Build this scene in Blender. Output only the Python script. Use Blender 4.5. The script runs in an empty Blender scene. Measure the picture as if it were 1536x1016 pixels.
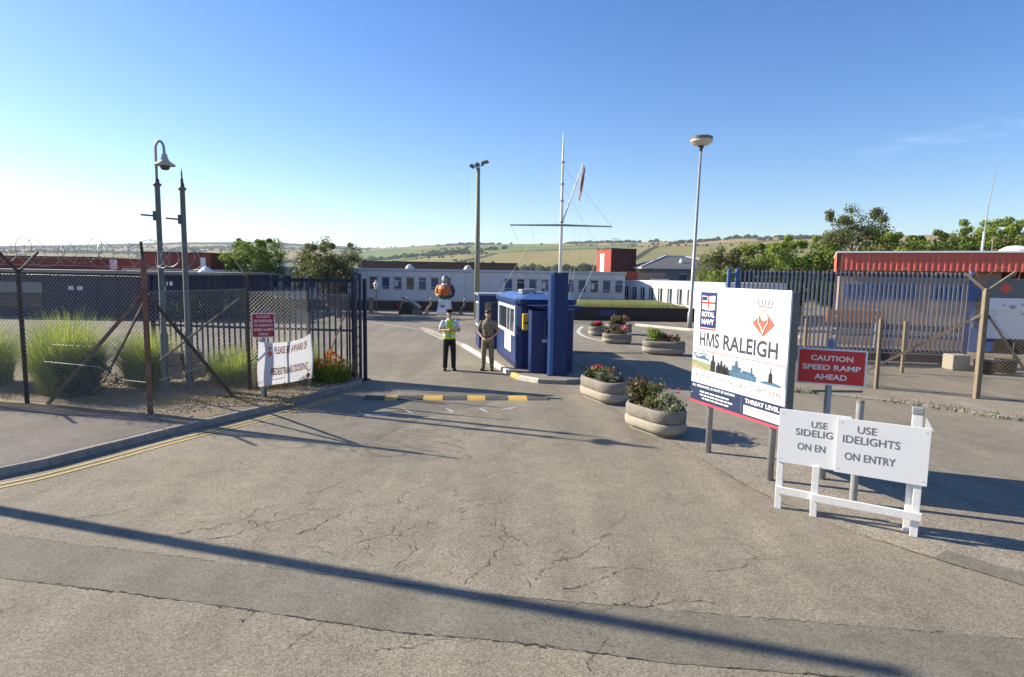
import bpy, bmesh, math, random
import numpy as np
from mathutils import Vector, Matrix
random.seed(7)
RNG = np.random.default_rng(11)
scene = bpy.context.scene
C = scene.collection
# ------------------------------------------------------------------ camera
EYE = 2.84
cam_d = bpy.data.cameras.new('camera'); cam = bpy.data.objects.new('camera', cam_d); C.objects.link(cam)
pitch = math.atan(97 / 912.0); roll = 0.016
cp, sp, cr, sr = math.cos(pitch), math.sin(pitch), math.cos(roll), math.sin(roll)
fw = Vector((0, cp, -sp)); r0 = Vector((1, 0, 0)); u0 = Vector((0, sp, cp))
Rv = r0 * cr + u0 * sr; Uv = u0 * cr - r0 * sr
cam.matrix_world = Matrix(((Rv.x, Uv.x, -fw.x, 0), (Rv.y, Uv.y, -fw.y, 0), (Rv.z, Uv.z, -fw.z, EYE), (0, 0, 0, 1)))
cam_d.sensor_fit = 'HORIZONTAL'; cam_d.sensor_width = 36; cam_d.lens = 36 * 912 / 1536.0
cam_d.clip_end = 20000; cam_d.clip_start = 0.05
scene.camera = cam
# ------------------------------------------------------------------ light
SUN_EL = math.radians(27.5); SUN_AZ = math.radians(19.5)
sdir = Vector((-math.cos(SUN_AZ) * math.cos(SUN_EL), math.sin(SUN_AZ) * math.cos(SUN_EL), math.sin(SUN_EL)))
w = bpy.data.worlds.new('World'); scene.world = w; w.use_nodes = True
nt = w.node_tree; nt.nodes.clear()
wo = nt.nodes.new('ShaderNodeOutputWorld'); bg = nt.nodes.new('ShaderNodeBackground')
sky = nt.nodes.new('ShaderNodeTexSky'); sky.sky_type = 'NISHITA'; sky.sun_disc = False
sky.sun_elevation = SUN_EL; sky.sun_rotation = math.atan2(sdir.x, sdir.y)
sky.air_density = 1.0; sky.dust_density = 0.3; sky.ozone_density = 3.0; sky.altitude = 60
bg.inputs['Strength'].default_value = 0.091
# thin high cloud, the same all round the sky
tc = nt.nodes.new('ShaderNodeTexCoord'); mp = nt.nodes.new('ShaderNodeMapping'); mp.inputs['Scale'].default_value = (1.0, 1.0, 6.0)
cn = nt.nodes.new('ShaderNodeTexNoise'); cn.inputs['Scale'].default_value = 3.1; cn.inputs['Detail'].default_value = 6; cn.inputs['Roughness'].default_value = 0.55
crp = nt.nodes.new('ShaderNodeValToRGB'); crp.color_ramp.elements[0].position = 0.66; crp.color_ramp.elements[1].position = 0.9
crp.color_ramp.elements[1].color = (0.2, 0.2, 0.2, 1)
mx = nt.nodes.new('ShaderNodeMixRGB'); mx.inputs['Color2'].default_value = (9.5, 10.3, 11.5, 1)
nt.links.new(tc.outputs['Generated'], mp.inputs['Vector']); nt.links.new(mp.outputs[0], cn.inputs['Vector'])
nt.links.new(cn.outputs['Fac'], crp.inputs['Fac']); nt.links.new(crp.outputs['Color'], mx.inputs['Fac'])
hsv = nt.nodes.new('ShaderNodeHueSaturation'); hsv.inputs['Saturation'].default_value = 1.28; hsv.inputs['Hue'].default_value = 0.512; hsv.inputs['Value'].default_value = 1.0
nt.links.new(sky.outputs[0], hsv.inputs['Color']); nt.links.new(hsv.outputs[0], mx.inputs['Color1']); nt.links.new(mx.outputs[0], bg.inputs['Color']); nt.links.new(bg.outputs[0], wo.inputs['Surface'])
sl = bpy.data.lights.new('sun', 'SUN'); sl.energy = 5.0; sl.angle = math.radians(0.5); sl.color = (1.0, 0.90, 0.73)
sun = bpy.data.objects.new('sun', sl); C.objects.link(sun); sun.rotation_euler = sdir.to_track_quat('Z', 'Y').to_euler()
scene.view_settings.view_transform = 'Standard'; scene.view_settings.look = 'None'
scene.view_settings.gamma = 1.0; scene.view_settings.exposure = 1.05; scene.view_settings.use_curve_mapping = False
scene.render.engine = 'CYCLES'

# ------------------------------------------------------------------ materials
MATS = {}
def nodes(m):
    m.use_nodes = True; n = m.node_tree.nodes; l = m.node_tree.links
    return n, l, n['Principled BSDF']
def mat(name, col, rough=0.6, var=0.12, scale=6.0, bump=0.0, bscale=40.0, metal=0.0, spec=0.4, dirt=None, dirt_amt=0.5, transl=0.0, per_obj=0.0):
    """plain procedural material: colour broken up by two noises, optional blotches of dirt, fine relief"""
    if name in MATS: return MATS[name]
    m = bpy.data.materials.new(name); n, l, b = nodes(m)
    tc = n.new('ShaderNodeTexCoord')
    a = n.new('ShaderNodeTexNoise'); a.inputs['Scale'].default_value = scale; a.inputs['Detail'].default_value = 6; a.inputs['Roughness'].default_value = 0.65
    l.new(tc.outputs['Object'], a.inputs['Vector'])
    r = n.new('ShaderNodeMapRange'); r.inputs[1].default_value = 0.25; r.inputs[2].default_value = 0.75
    r.inputs[3].default_value = 1 - var; r.inputs[4].default_value = 1 + var
    l.new(a.outputs['Fac'], r.inputs[0])
    mul = n.new('ShaderNodeVectorMath'); mul.operation = 'SCALE'; mul.inputs[0].default_value = col[:3]
    l.new(r.outputs[0], mul.inputs['Scale']); out = mul.outputs[0]
    if per_obj:
        oi = n.new('ShaderNodeObjectInfo'); r2 = n.new('ShaderNodeMapRange'); r2.inputs[3].default_value = 1 - per_obj; r2.inputs[4].default_value = 1 + per_obj
        l.new(oi.outputs['Random'], r2.inputs[0]); m2 = n.new('ShaderNodeVectorMath'); m2.operation = 'SCALE'
        l.new(out, m2.inputs[0]); l.new(r2.outputs[0], m2.inputs['Scale']); out = m2.outputs[0]
    if dirt:
        d = n.new('ShaderNodeTexNoise'); d.inputs['Scale'].default_value = scale * 0.55; d.inputs['Detail'].default_value = 9; d.inputs['Roughness'].default_value = 0.72
        l.new(tc.outputs['Object'], d.inputs['Vector'])
        cr_ = n.new('ShaderNodeValToRGB'); cr_.color_ramp.elements[0].position = 0.5; cr_.color_ramp.elements[1].position = 0.72
        cr_.color_ramp.elements[1].color = (dirt_amt,) * 3 + (1,)
        l.new(d.outputs['Fac'], cr_.inputs['Fac'])
        mi = n.new('ShaderNodeMixRGB'); mi.inputs['Color2'].default_value = (*dirt, 1)
        l.new(cr_.outputs['Color'], mi.inputs['Fac']); l.new(out, mi.inputs['Color1']); out = mi.outputs[0]
    l.new(out, b.inputs['Base Color'])
    b.inputs['Roughness'].default_value = rough; b.inputs['Metallic'].default_value = metal; b.inputs['Specular IOR Level'].default_value = spec
    if bump:
        bn = n.new('ShaderNodeTexNoise'); bn.inputs['Scale'].default_value = bscale; bn.inputs['Detail'].default_value = 5
        l.new(tc.outputs['Object'], bn.inputs['Vector'])
        bp = n.new('ShaderNodeBump'); bp.inputs['Strength'].default_value = bump; bp.inputs['Distance'].default_value = 0.02
        l.new(bn.outputs['Fac'], bp.inputs['Height']); l.new(bp.outputs[0], b.inputs['Normal'])
    if transl:
        tr = n.new('ShaderNodeBsdfTranslucent'); l.new(out, tr.inputs['Color'])
        ms = n.new('ShaderNodeMixShader'); ms.inputs[0].default_value = transl
        l.new(b.outputs[0], ms.inputs[1]); l.new(tr.outputs[0], ms.inputs[2]); l.new(ms.outputs[0], n['Material Output'].inputs['Surface'])
    MATS[name] = m; return m

def leaf_mat(name, c1, c2, transl=0.35):
    if name in MATS: return MATS[name]
    m = bpy.data.materials.new(name); n, l, b = nodes(m)
    g = n.new('ShaderNodeNewGeometry'); cr_ = n.new('ShaderNodeValToRGB')
    cr_.color_ramp.elements[0].color = (*c1, 1); cr_.color_ramp.elements[1].color = (*c2, 1)
    l.new(g.outputs['Random Per Island'], cr_.inputs['Fac']); l.new(cr_.outputs[0], b.inputs['Base Color'])
    b.inputs['Roughness'].default_value = 0.55; b.inputs['Specular IOR Level'].default_value = 0.3
    tr = n.new('ShaderNodeBsdfTranslucent'); l.new(cr_.outputs[0], tr.inputs['Color'])
    ms = n.new('ShaderNodeMixShader'); ms.inputs[0].default_value = transl
    l.new(b.outputs[0], ms.inputs[1]); l.new(tr.outputs[0], ms.inputs[2]); l.new(ms.outputs[0], n['Material Output'].inputs['Surface'])
    MATS[name] = m; return m

def asphalt(name, base, warm, crack=0.35, speck=0.34, stain=True):
    m = bpy.data.materials.new(name); n, l, b = nodes(m)
    tc = n.new('ShaderNodeTexCoord'); P = tc.outputs['Object']
    def noise(s, d=5, r=0.6, vec=None):
        q = n.new('ShaderNodeTexNoise'); q.inputs['Scale'].default_value = s; q.inputs['Detail'].default_value = d; q.inputs['Roughness'].default_value = r
        l.new(vec or P, q.inputs['Vector']); return q.outputs['Fac']
    def ramp(fac, p0, c0, p1, c1):
        q = n.new('ShaderNodeValToRGB'); e = q.color_ramp.elements; e[0].position = p0; e[1].position = p1
        e[0].color = (*c0, 1); e[1].color = (*c1, 1); l.new(fac, q.inputs['Fac']); return q.outputs['Color']
    def mixc(fac, a, bb, mode='MIX'):
        q = n.new('ShaderNodeMixRGB'); q.blend_type = mode
        for s, v in ((0, fac), (1, a), (2, bb)):
            if hasattr(v, 'is_output'): l.new(v, q.inputs[s])
            else: q.inputs[s].default_value = v if s == 0 else (*v, 1)
        return q.outputs[0]
    big = ramp(noise(0.35, 6, 0.6), 0.35, base, 0.68, warm)
    mid = ramp(noise(2.6, 6, 0.7), 0.3, (0.84,) * 3, 0.7, (1.1,) * 3)
    col = mixc(1.0, big, mid, 'MULTIPLY')
    vo = n.new('ShaderNodeTexVoronoi'); vo.inputs['Scale'].default_value = 85; l.new(P, vo.inputs['Vector'])
    ag = n.new('ShaderNodeSeparateColor'); l.new(vo.outputs['Color'], ag.inputs[0])
    agg = ramp(ag.outputs[0], 0.0, (1 - speck,) * 3, 1.0, (1 + speck,) * 3)
    col = mixc(1.0, col, agg, 'MULTIPLY')
    f2 = ramp(noise(140, 3, 0.7), 0.3, (0.68,) * 3, 0.7, (1.32,) * 3)
    col = mixc(0.9, col, f2, 'MULTIPLY')
    tm = n.new('ShaderNodeMapping'); tm.inputs['Scale'].default_value = (1.3, 0.10, 1); tm.inputs['Rotation'].default_value = (0, 0, 0.12); l.new(P, tm.inputs['Vector'])
    col = mixc(1.0, col, ramp(noise(1.0, 4, 0.55, tm.outputs[0]), 0.38, (0.88,) * 3, 0.62, (1.06,) * 3), 'MULTIPLY')
    pit = n.new('ShaderNodeTexVoronoi'); pit.inputs['Scale'].default_value = 26; l.new(P, pit.inputs['Vector']); ps = n.new('ShaderNodeSeparateColor'); l.new(pit.outputs['Color'], ps.inputs[0])
    pk = mixc(1.0, ramp(pit.outputs['Distance'], 0.12, (1,) * 3, 0.3, (0,) * 3), ramp(ps.outputs[1], 0.8, (0,) * 3, 0.82, (0.5,) * 3), 'MULTIPLY')
    col = mixc(pk, col, (0.06, 0.052, 0.045))
    hgt = ag.outputs[0]
    if crack:
        # crazed cracks: edges of wandering cells, only in worn areas
        wn = n.new('ShaderNodeTexNoise'); wn.inputs['Scale'].default_value = 1.6; wn.inputs['Detail'].default_value = 8; wn.inputs['Roughness'].default_value = 0.75; l.new(P, wn.inputs['Vector'])
        add = n.new('ShaderNodeVectorMath'); add.operation = 'MULTIPLY_ADD'; add.inputs[1].default_value = (0.75, 0.75, 0.0)
        l.new(wn.outputs['Color'], add.inputs[0]); l.new(P, add.inputs[2])
        tot = None
        for sc, th, seed, lo in ((0.85, 0.008, 0.0, 0.50), (3.6, 0.035, 7.0, 0.555), (0.33, 0.004, 3.0, 0.42)):
            v2 = n.new('ShaderNodeTexVoronoi'); v2.feature = 'DISTANCE_TO_EDGE'; v2.inputs['Scale'].default_value = sc; l.new(add.outputs[0], v2.inputs['Vector'])
            c = ramp(v2.outputs['Distance'], th * 0.35, (1, 1, 1), th, (0, 0, 0))
            off = n.new('ShaderNodeVectorMath'); off.operation = 'ADD'; off.inputs[1].default_value = (seed, seed, 0); l.new(P, off.inputs[0])
            k = ramp(noise(0.55, 5, 0.7, off.outputs[0]), lo, (0, 0, 0), lo + 0.07, (1, 1, 1))
            c = mixc(1.0, c, k, 'MULTIPLY')
            tot = c if tot is None else mixc(1.0, tot, c, 'LIGHTEN')
        br = ramp(noise(9, 4, 0.7), 0.36, (0.15,) * 3, 0.55, (1,) * 3)
        tot = mixc(1.0, tot, br, 'MULTIPLY')
        fac = n.new('ShaderNodeMath'); fac.operation = 'MULTIPLY'; fac.inputs[1].default_value = 0.72 * crack * 1.25; l.new(tot, fac.inputs[0])
        col = mixc(fac.outputs[0], col, (0.035, 0.03, 0.026))
    if stain:
        st = ramp(noise(0.55, 8, 0.72), 0.56, (0, 0, 0), 0.78, (0.34,) * 3)
        col = mixc(st, col, (0.07, 0.066, 0.06))
    l.new(col, b.inputs['Base Color'])
    b.inputs['Roughness'].default_value = 0.85; b.inputs['Specular IOR Level'].default_value = 0.25
    bp = n.new('ShaderNodeBump'); bp.inputs['Strength'].default_value = 0.45; bp.inputs['Distance'].default_value = 0.008
    l.new(hgt, bp.inputs['Height']); l.new(bp.outputs[0], b.inputs['Normal'])
    return m

M = dict(
    road=asphalt('road_asphalt', (0.222, 0.196, 0.148), (0.292, 0.254, 0.188)),
    yard=asphalt('yard_asphalt', (0.232, 0.206, 0.158), (0.276, 0.240, 0.184), crack=0.4, speck=0.3),
    patch=asphalt('patch_asphalt', (0.178, 0.162, 0.126), (0.200, 0.182, 0.142), crack=0, speck=0.28, stain=False),
    path=asphalt('path_asphalt', (0.155, 0.135, 0.12), (0.19, 0.165, 0.145), crack=0.5, speck=0.4),
    strip=asphalt('strip_grit', (0.25, 0.215, 0.165), (0.32, 0.28, 0.215), crack=0.0, speck=0.5),
    bed=mat('bed_litter', (0.24, 0.19, 0.12), 0.95, 0.5, 7, 1.0, 30, dirt=(0.12, 0.09, 0.06), dirt_amt=0.8),
    kerb=mat('kerb_concrete', (0.30, 0.27, 0.23), 0.9, 0.2, 9, 0.4, 60, dirt=(0.14, 0.12, 0.10), dirt_amt=0.6, per_obj=0.12),
    kerbw=mat('kerb_white_paint', (0.62, 0.59, 0.52), 0.8, 0.12, 9, 0.3, 60, dirt=(0.28, 0.25, 0.21), dirt_amt=0.7, per_obj=0.08),
    kerby=mat('kerb_yellow_paint', (0.60, 0.40, 0.10), 0.8, 0.12, 9, 0.3, 60, dirt=(0.28, 0.24, 0.18), dirt_amt=0.7),
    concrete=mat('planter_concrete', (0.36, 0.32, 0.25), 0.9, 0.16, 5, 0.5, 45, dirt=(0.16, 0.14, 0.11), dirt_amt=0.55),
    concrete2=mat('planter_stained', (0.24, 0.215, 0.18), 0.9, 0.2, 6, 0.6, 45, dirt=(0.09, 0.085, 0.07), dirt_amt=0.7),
    soil=mat('soil', (0.06, 0.045, 0.03), 0.95, 0.4, 20, 1.0, 60),
    yellow=mat('yellow_line_paint', (0.50, 0.38, 0.13), 0.8, 0.18, 18, 0.2, 90, dirt=(0.24, 0.21, 0.16), dirt_amt=0.75),
    ywear=mat('worn_yellow_rubber', (0.62, 0.38, 0.08), 0.75, 0.15, 12, 0.2, 60, dirt=(0.3, 0.24, 0.14), dirt_amt=0.6),
    hump=mat('hump_rubber', (0.085, 0.078, 0.068), 0.85, 0.25, 12, 0.5, 60, dirt=(0.17, 0.15, 0.12), dirt_amt=0.6),
    wline=mat('white_line_paint', (0.55, 0.53, 0.48), 0.8, 0.12, 16, 0.1, 60, dirt=(0.26, 0.24, 0.2), dirt_amt=0.7),
    chalk=mat('chalk_mark', (0.42, 0.40, 0.37), 0.9, 0.2, 30),
    galv=mat('galvanised_steel', (0.36, 0.37, 0.38), 0.5, 0.15, 9, metal=0.5, dirt=(0.25, 0.23, 0.2), dirt_amt=0.4),
    wire=mat('fence_wire', (0.42, 0.41, 0.38), 0.55, 0.1, 3, metal=0.4),
    rust=mat('rusty_post', (0.20, 0.10, 0.06), 0.9, 0.35, 6, 0.6, 50, dirt=(0.30, 0.27, 0.22), dirt_amt=0.8),
    darkpost=mat('dark_angle_iron', (0.07, 0.055, 0.045), 0.85, 0.3, 7, 0.4, 50, dirt=(0.17, 0.12, 0.08), dirt_amt=0.7),
    conpost=mat('concrete_post', (0.22, 0.175, 0.12), 0.9, 0.2, 7, 0.4, 50, dirt=(0.17, 0.14, 0.1), dirt_amt=0.6),
    lampgrey=mat('lamp_column_grey', (0.13, 0.14, 0.13), 0.55, 0.15, 5, metal=0.2, dirt=(0.2, 0.19, 0.17), dirt_amt=0.4),
    lampgalv=mat('lamp_neck_pale', (0.33, 0.34, 0.35), 0.5, 0.1, 5, metal=0.3),
    lampcream=mat('lamp_shade_cream', (0.50, 0.46, 0.38), 0.5, 0.08, 5),
    khaki=mat('pole_khaki', (0.26, 0.25, 0.18), 0.6, 0.12, 3),
    white=mat('white_paint', (0.80, 0.80, 0.79), 0.45, 0.03, 4, dirt=(0.6, 0.58, 0.54), dirt_amt=0.3),
    whitewood=mat('white_timber_paint', (0.76, 0.75, 0.72), 0.55, 0.05, 6, 0.15, 30, dirt=(0.5, 0.46, 0.4), dirt_amt=0.4),
    signwhite=mat('sign_white_vinyl', (0.80, 0.80, 0.80), 0.4, 0.03, 2.2, dirt=(0.62, 0.60, 0.56), dirt_amt=0.22),
    navy=mat('sign_navy', (0.018, 0.03, 0.13), 0.4, 0.05, 3),
    navydark=mat('sign_navy_dark', (0.02, 0.035, 0.085), 0.4, 0.05, 3),
    ink=mat('lettering_dark', (0.045, 0.045, 0.07), 0.5, 0.05, 3),
    inkgrey=mat('lettering_grey', (0.16, 0.16, 0.16), 0.6, 0.1, 20),
    inkpale=mat('lettering_pale_grey', (0.20, 0.20, 0.21), 0.6, 0.05, 3),
    signred=mat('sign_red', (0.62, 0.035, 0.035), 0.45, 0.06, 3),
    signreddark=mat('sign_red_faded', (0.42, 0.02, 0.035), 0.5, 0.12, 6),
    coral=mat('sign_coral', (0.72, 0.12, 0.07), 0.45, 0.04, 3),
    pinkred=mat('sign_pink_red', (0.68, 0.06, 0.09), 0.45, 0.04, 3),
    textred=mat('banner_text_red', (0.28, 0.02, 0.025), 0.6, 0.1, 8),
    textred2=mat('banner_text_edge_blue', (0.02, 0.02, 0.12), 0.6, 0.1, 8),
    banner=mat('banner_cloth', (0.74, 0.74, 0.76), 0.7, 0.05, 5, transl=0.38),
    blue=mat('kiosk_blue_paint', (0.008, 0.028, 0.118), 0.45, 0.16, 2.2, spec=0.35, dirt=(0.045, 0.06, 0.11), dirt_amt=0.45),
    bluedark=mat('gate_blue_paint', (0.009, 0.014, 0.05), 0.5, 0.15, 5, dirt=(0.025, 0.028, 0.05), dirt_amt=0.5),
    bluelight=mat('gate_blue_faded', (0.05, 0.12, 0.32), 0.5, 0.15, 5, dirt=(0.16, 0.2, 0.3), dirt_amt=0.5),
    bluegrey=mat('fence_blue_grey', (0.27, 0.29, 0.33), 0.55, 0.15, 5, dirt=(0.26, 0.26, 0.26), dirt_amt=0.5),
    glass=mat('window_glass', (0.03, 0.04, 0.05), 0.06, 0.3, 2, spec=0.9),
    glassblue=mat('window_blue_blind', (0.03, 0.06, 0.15), 0.12, 0.4, 1.5, spec=0.8),
    inner=mat('kiosk_interior', (0.22, 0.19, 0.15), 0.8, 0.3, 3),
    yellowbox=mat('yellow_plastic', (0.75, 0.47, 0.04), 0.45, 0.06, 5),
    prefab=mat('prefab_panel', (0.56, 0.58, 0.60), 0.55, 0.05, 2.5, dirt=(0.36, 0.36, 0.36), dirt_amt=0.4, per_obj=0.04),
    prefabroof=mat('prefab_roof_edge', (0.46, 0.49, 0.54), 0.5, 0.06, 1.5),
    whitewall=mat('white_render', (0.80, 0.79, 0.76), 0.7, 0.05, 2, dirt=(0.6, 0.58, 0.54), dirt_amt=0.4),
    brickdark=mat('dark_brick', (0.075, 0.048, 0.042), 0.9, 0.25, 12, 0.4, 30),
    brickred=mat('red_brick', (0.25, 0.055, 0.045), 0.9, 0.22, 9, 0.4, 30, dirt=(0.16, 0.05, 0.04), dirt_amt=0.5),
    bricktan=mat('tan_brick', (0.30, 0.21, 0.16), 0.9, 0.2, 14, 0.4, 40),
    brickred2=mat('tower_red_cladding', (0.33, 0.055, 0.035), 0.8, 0.1, 4),
    brown=mat('brown_cladding', (0.10, 0.06, 0.05), 0.85, 0.2, 3),
    redroof=mat('red_fascia_sheet', (0.62, 0.125, 0.085), 0.5, 0.1, 1.2, dirt=(0.52, 0.17, 0.12), dirt_amt=0.5),
    slate=mat('grey_slate', (0.13, 0.13, 0.13), 0.8, 0.15, 3),
    bluewall=mat('blue_grey_wall', (0.14, 0.19, 0.27), 0.7, 0.1, 2),  # even blue grey wall colour of the hipped block
    purple=mat('dark_mauve_cladding', (0.045, 0.042, 0.058), 0.7, 0.25, 3),
    darkblue=mat('dark_blue_panel', (0.016, 0.017, 0.045), 0.5, 0.15, 3),
    blackwall=mat('black_painted_wall', (0.022, 0.020, 0.020), 0.7, 0.2, 3),
    roofgrey=mat('flat_roof_felt', (0.30, 0.28, 0.25), 0.9, 0.15, 2),
    orange=mat('orange_plastic', (0.70, 0.20, 0.06), 0.5, 0.1, 4),
    bark=mat('bark', (0.11, 0.085, 0.06), 0.95, 0.3, 9, 0.8, 25),
    wood=mat('pole_timber', (0.12, 0.085, 0.06), 0.9, 0.25, 4, 0.5, 30),
    skin=mat('skin', (0.50, 0.27, 0.19), 0.55, 0.08, 20),
    hair=mat('hair_brown', (0.05, 0.033, 0.022), 0.8, 0.2, 60),
    blackcloth=mat('black_cloth', (0.014, 0.013, 0.015), 0.85, 0.2, 25, 0.3, 60),
    bootblack=mat('boot_black', (0.012, 0.011, 0.010), 0.5, 0.2, 25),
    bootbrown=mat('boot_brown', (0.06, 0.035, 0.02), 0.6, 0.2, 25),
    shirt=mat('white_shirt', (0.62, 0.66, 0.74), 0.8, 0.05, 15),
    hivis=mat('hivis_yellow', (0.55, 0.85, 0.02), 0.7, 0.08, 12),
    reflect=mat('reflective_tape', (0.66, 0.70, 0.66), 0.4, 0.04, 12),
)
# camouflage cloth
def camo():
    m = bpy.data.materials.new('camouflage_cloth'); n, l, b = nodes(m)
    tc = n.new('ShaderNodeTexCoord'); q = n.new('ShaderNodeTexNoise'); q.inputs['Scale'].default_value = 11; q.inputs['Detail'].default_value = 4; q.inputs['Roughness'].default_value = 0.6
    l.new(tc.outputs['Object'], q.inputs['Vector']); r = n.new('ShaderNodeValToRGB'); r.color_ramp.interpolation = 'CONSTANT'
    e = r.color_ramp.elements; e[0].position = 0; e[0].color = (0.17, 0.125, 0.07, 1); e[1].position = 0.46; e[1].color = (0.34, 0.28, 0.185, 1)
    for p, c in ((0.53, (0.075, 0.085, 0.035)), (0.57, (0.36, 0.30, 0.20)), (0.63, (0.06, 0.042, 0.026))):
        x = e.new(p); x.color = (*c, 1)
    l.new(q.outputs['Fac'], r.inputs['Fac']); l.new(r.outputs[0], b.inputs['Base Color']); b.inputs['Roughness'].default_value = 0.9
    return m
M['camo'] = camo()

# ------------------------------------------------------------------ mesh builder
def rootloc(o):
    v = Vector((0, 0, 0))
    while o: v += Vector(o.location); o = o.parent
    return v
class MB:
    def __init__(s): s.v = []; s.f = []
    def add(s, vs, fs):
        k = len(s.v); s.v += [tuple(a) for a in vs]; s.f += [tuple(i + k for i in q) for q in fs]; return s
    def box(s, x0, x1, y0, y1, z0, z1):
        return s.add([(x0, y0, z0), (x1, y0, z0), (x1, y1, z0), (x0, y1, z0), (x0, y0, z1), (x1, y0, z1), (x1, y1, z1), (x0, y1, z1)],
                     [(0, 3, 2, 1), (4, 5, 6, 7), (0, 1, 5, 4), (1, 2, 6, 5), (2, 3, 7, 6), (3, 0, 4, 7)])
    def bar(s, p0, p1, wd, ht, up=(0, 0, 1)):
        p0 = Vector(p0); p1 = Vector(p1); d = (p1 - p0).normalized(); u = Vector(up)
        if abs(d.dot(u)) > 0.97: u = Vector((0, 1, 0))
        a = d.cross(u).normalized(); b = a.cross(d).normalized(); a *= wd / 2; b *= ht / 2
        vs = [p0 - a - b, p0 + a - b, p0 + a + b, p0 - a + b, p1 - a - b, p1 + a - b, p1 + a + b, p1 - a + b]
        return s.add(vs, [(0, 1, 2, 3), (4, 7, 6, 5), (0, 4, 5, 1), (1, 5, 6, 2), (2, 6, 7, 3), (3, 7, 4, 0)])
    def tube(s, pts, r, n=8, cap=True):
        pts = [Vector(p) for p in pts]; rs = r if isinstance(r, (list, tuple)) else [r] * len(pts)
        k0 = len(s.v); t0 = (pts[1] - pts[0]).normalized(); ref = Vector((0, 0, 1)) if abs(t0.z) < 0.9 else Vector((1, 0, 0))
        a = t0.cross(ref).normalized()
        for i, p in enumerate(pts):
            t = (pts[min(i + 1, len(pts) - 1)] - pts[max(i - 1, 0)]).normalized()
            a = (a - t * a.dot(t)).normalized(); b = t.cross(a)
            for j in range(n):
                th = 2 * math.pi * j / n; s.v.append(tuple(p + (a * math.cos(th) + b * math.sin(th)) * rs[i]))
        for i in range(len(pts) - 1):
            for j in range(n):
                A = k0 + i * n + j; B = k0 + i * n + (j + 1) % n; s.f.append((A, B, B + n, A + n))
        if cap:
            s.f.append(tuple(k0 + j for j in reversed(range(n)))); e = k0 + (len(pts) - 1) * n; s.f.append(tuple(e + j for j in range(n)))
        return s
    def cyl(s, p0, p1, r0, r1=None, n=10): return s.tube([p0, p1], [r0, r0 if r1 is None else r1], n)
    def lathe(s, prof, n=16, c=(0, 0, 0), sx=1.0, sy=1.0):
        k0 = len(s.v)
        for r, z in prof:
            for j in range(n):
                th = 2 * math.pi * j / n; s.v.append((c[0] + sx * r * math.cos(th), c[1] + sy * r * math.sin(th), c[2] + z))
        for i in range(len(prof) - 1):
            for j in range(n):
                A = k0 + i * n + j; B = k0 + i * n + (j + 1) % n; s.f.append((A, B, B + n, A + n))
        s.f.append(tuple(k0 + j for j in reversed(range(n)))); e = k0 + (len(prof) - 1) * n; s.f.append(tuple(e + j for j in range(n)))
        return s
    def prism(s, poly, z0, z1):
        n = len(poly); vs = [(x, y, z0) for x, y in poly] + [(x, y, z1) for x, y in poly]
        return s.add(vs, [tuple(reversed(range(n))), tuple(range(n, 2 * n))] + [(i, (i + 1) % n, n + (i + 1) % n, n + i) for i in range(n)])
    def vprism(s, poly, y0, y1):
        """polygon in x,z (drawn as seen from -y), thickness in y"""
        n = len(poly); vs = [(x, y0, z) for x, z in poly] + [(x, y1, z) for x, z in poly]
        return s.add(vs, [tuple(range(n)), tuple(reversed(range(n, 2 * n)))] + [(i, n + i, n + (i + 1) % n, (i + 1) % n) for i in range(n)])
    def sheet(s, poly, z): return s.add([(x, y, z) for x, y in poly], [tuple(range(len(poly)))])
    def mesh(s, name, off=(0, 0, 0)):
        me = bpy.data.meshes.new(name); me.from_pydata([(a - off[0], b - off[1], c - off[2]) for a, b, c in s.v], [], s.f); me.update(); return me
    def build(s, name, m, parent=None, smooth=False, bevel=0, world=False, kind=None, me=None):
        off = rootloc(parent) if (world and parent) else (0, 0, 0)
        if me is None: me = s.mesh(name, off)
        o = bpy.data.objects.new(name, me); C.objects.link(o)
        if m is not None and not me.materials: me.materials.append(M[m] if isinstance(m, str) else m)
        if parent: o.parent = parent
        if smooth: me.shade_smooth()
        if bevel:
            b = o.modifiers.new('bevel', 'BEVEL'); b.width = bevel; b.segments = 2; b.limit_method = 'ANGLE'; b.angle_limit = math.radians(40)
        if kind: o['kind'] = kind
        return o
def link(name, me, parent, loc=(0, 0, 0), rot=(0, 0, 0), scale=None):
    o = bpy.data.objects.new(name, me); C.objects.link(o); o.parent = parent; o.location = loc; o.rotation_euler = rot
    if scale: o.scale = scale
    return o
def tag(o, label, cat, group=None):
    o['label'] = label; o['category'] = cat
    if group: o['group'] = group
    return o
def thing(name, label, cat, loc=(0, 0, 0), rotz=0.0, group=None):
    o = bpy.data.objects.new(name, None); C.objects.link(o); o.empty_display_size = 0.2
    o.location = loc; o.rotation_euler = (0, 0, rotz); return tag(o, label, cat, group)
def struct(o): o['kind'] = 'structure'; return o
def copy_tree(o, parent=None):
    c = o.copy(); C.objects.link(c); c.parent = parent
    for ch in list(o.children): copy_tree(ch, c)
    return c
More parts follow.
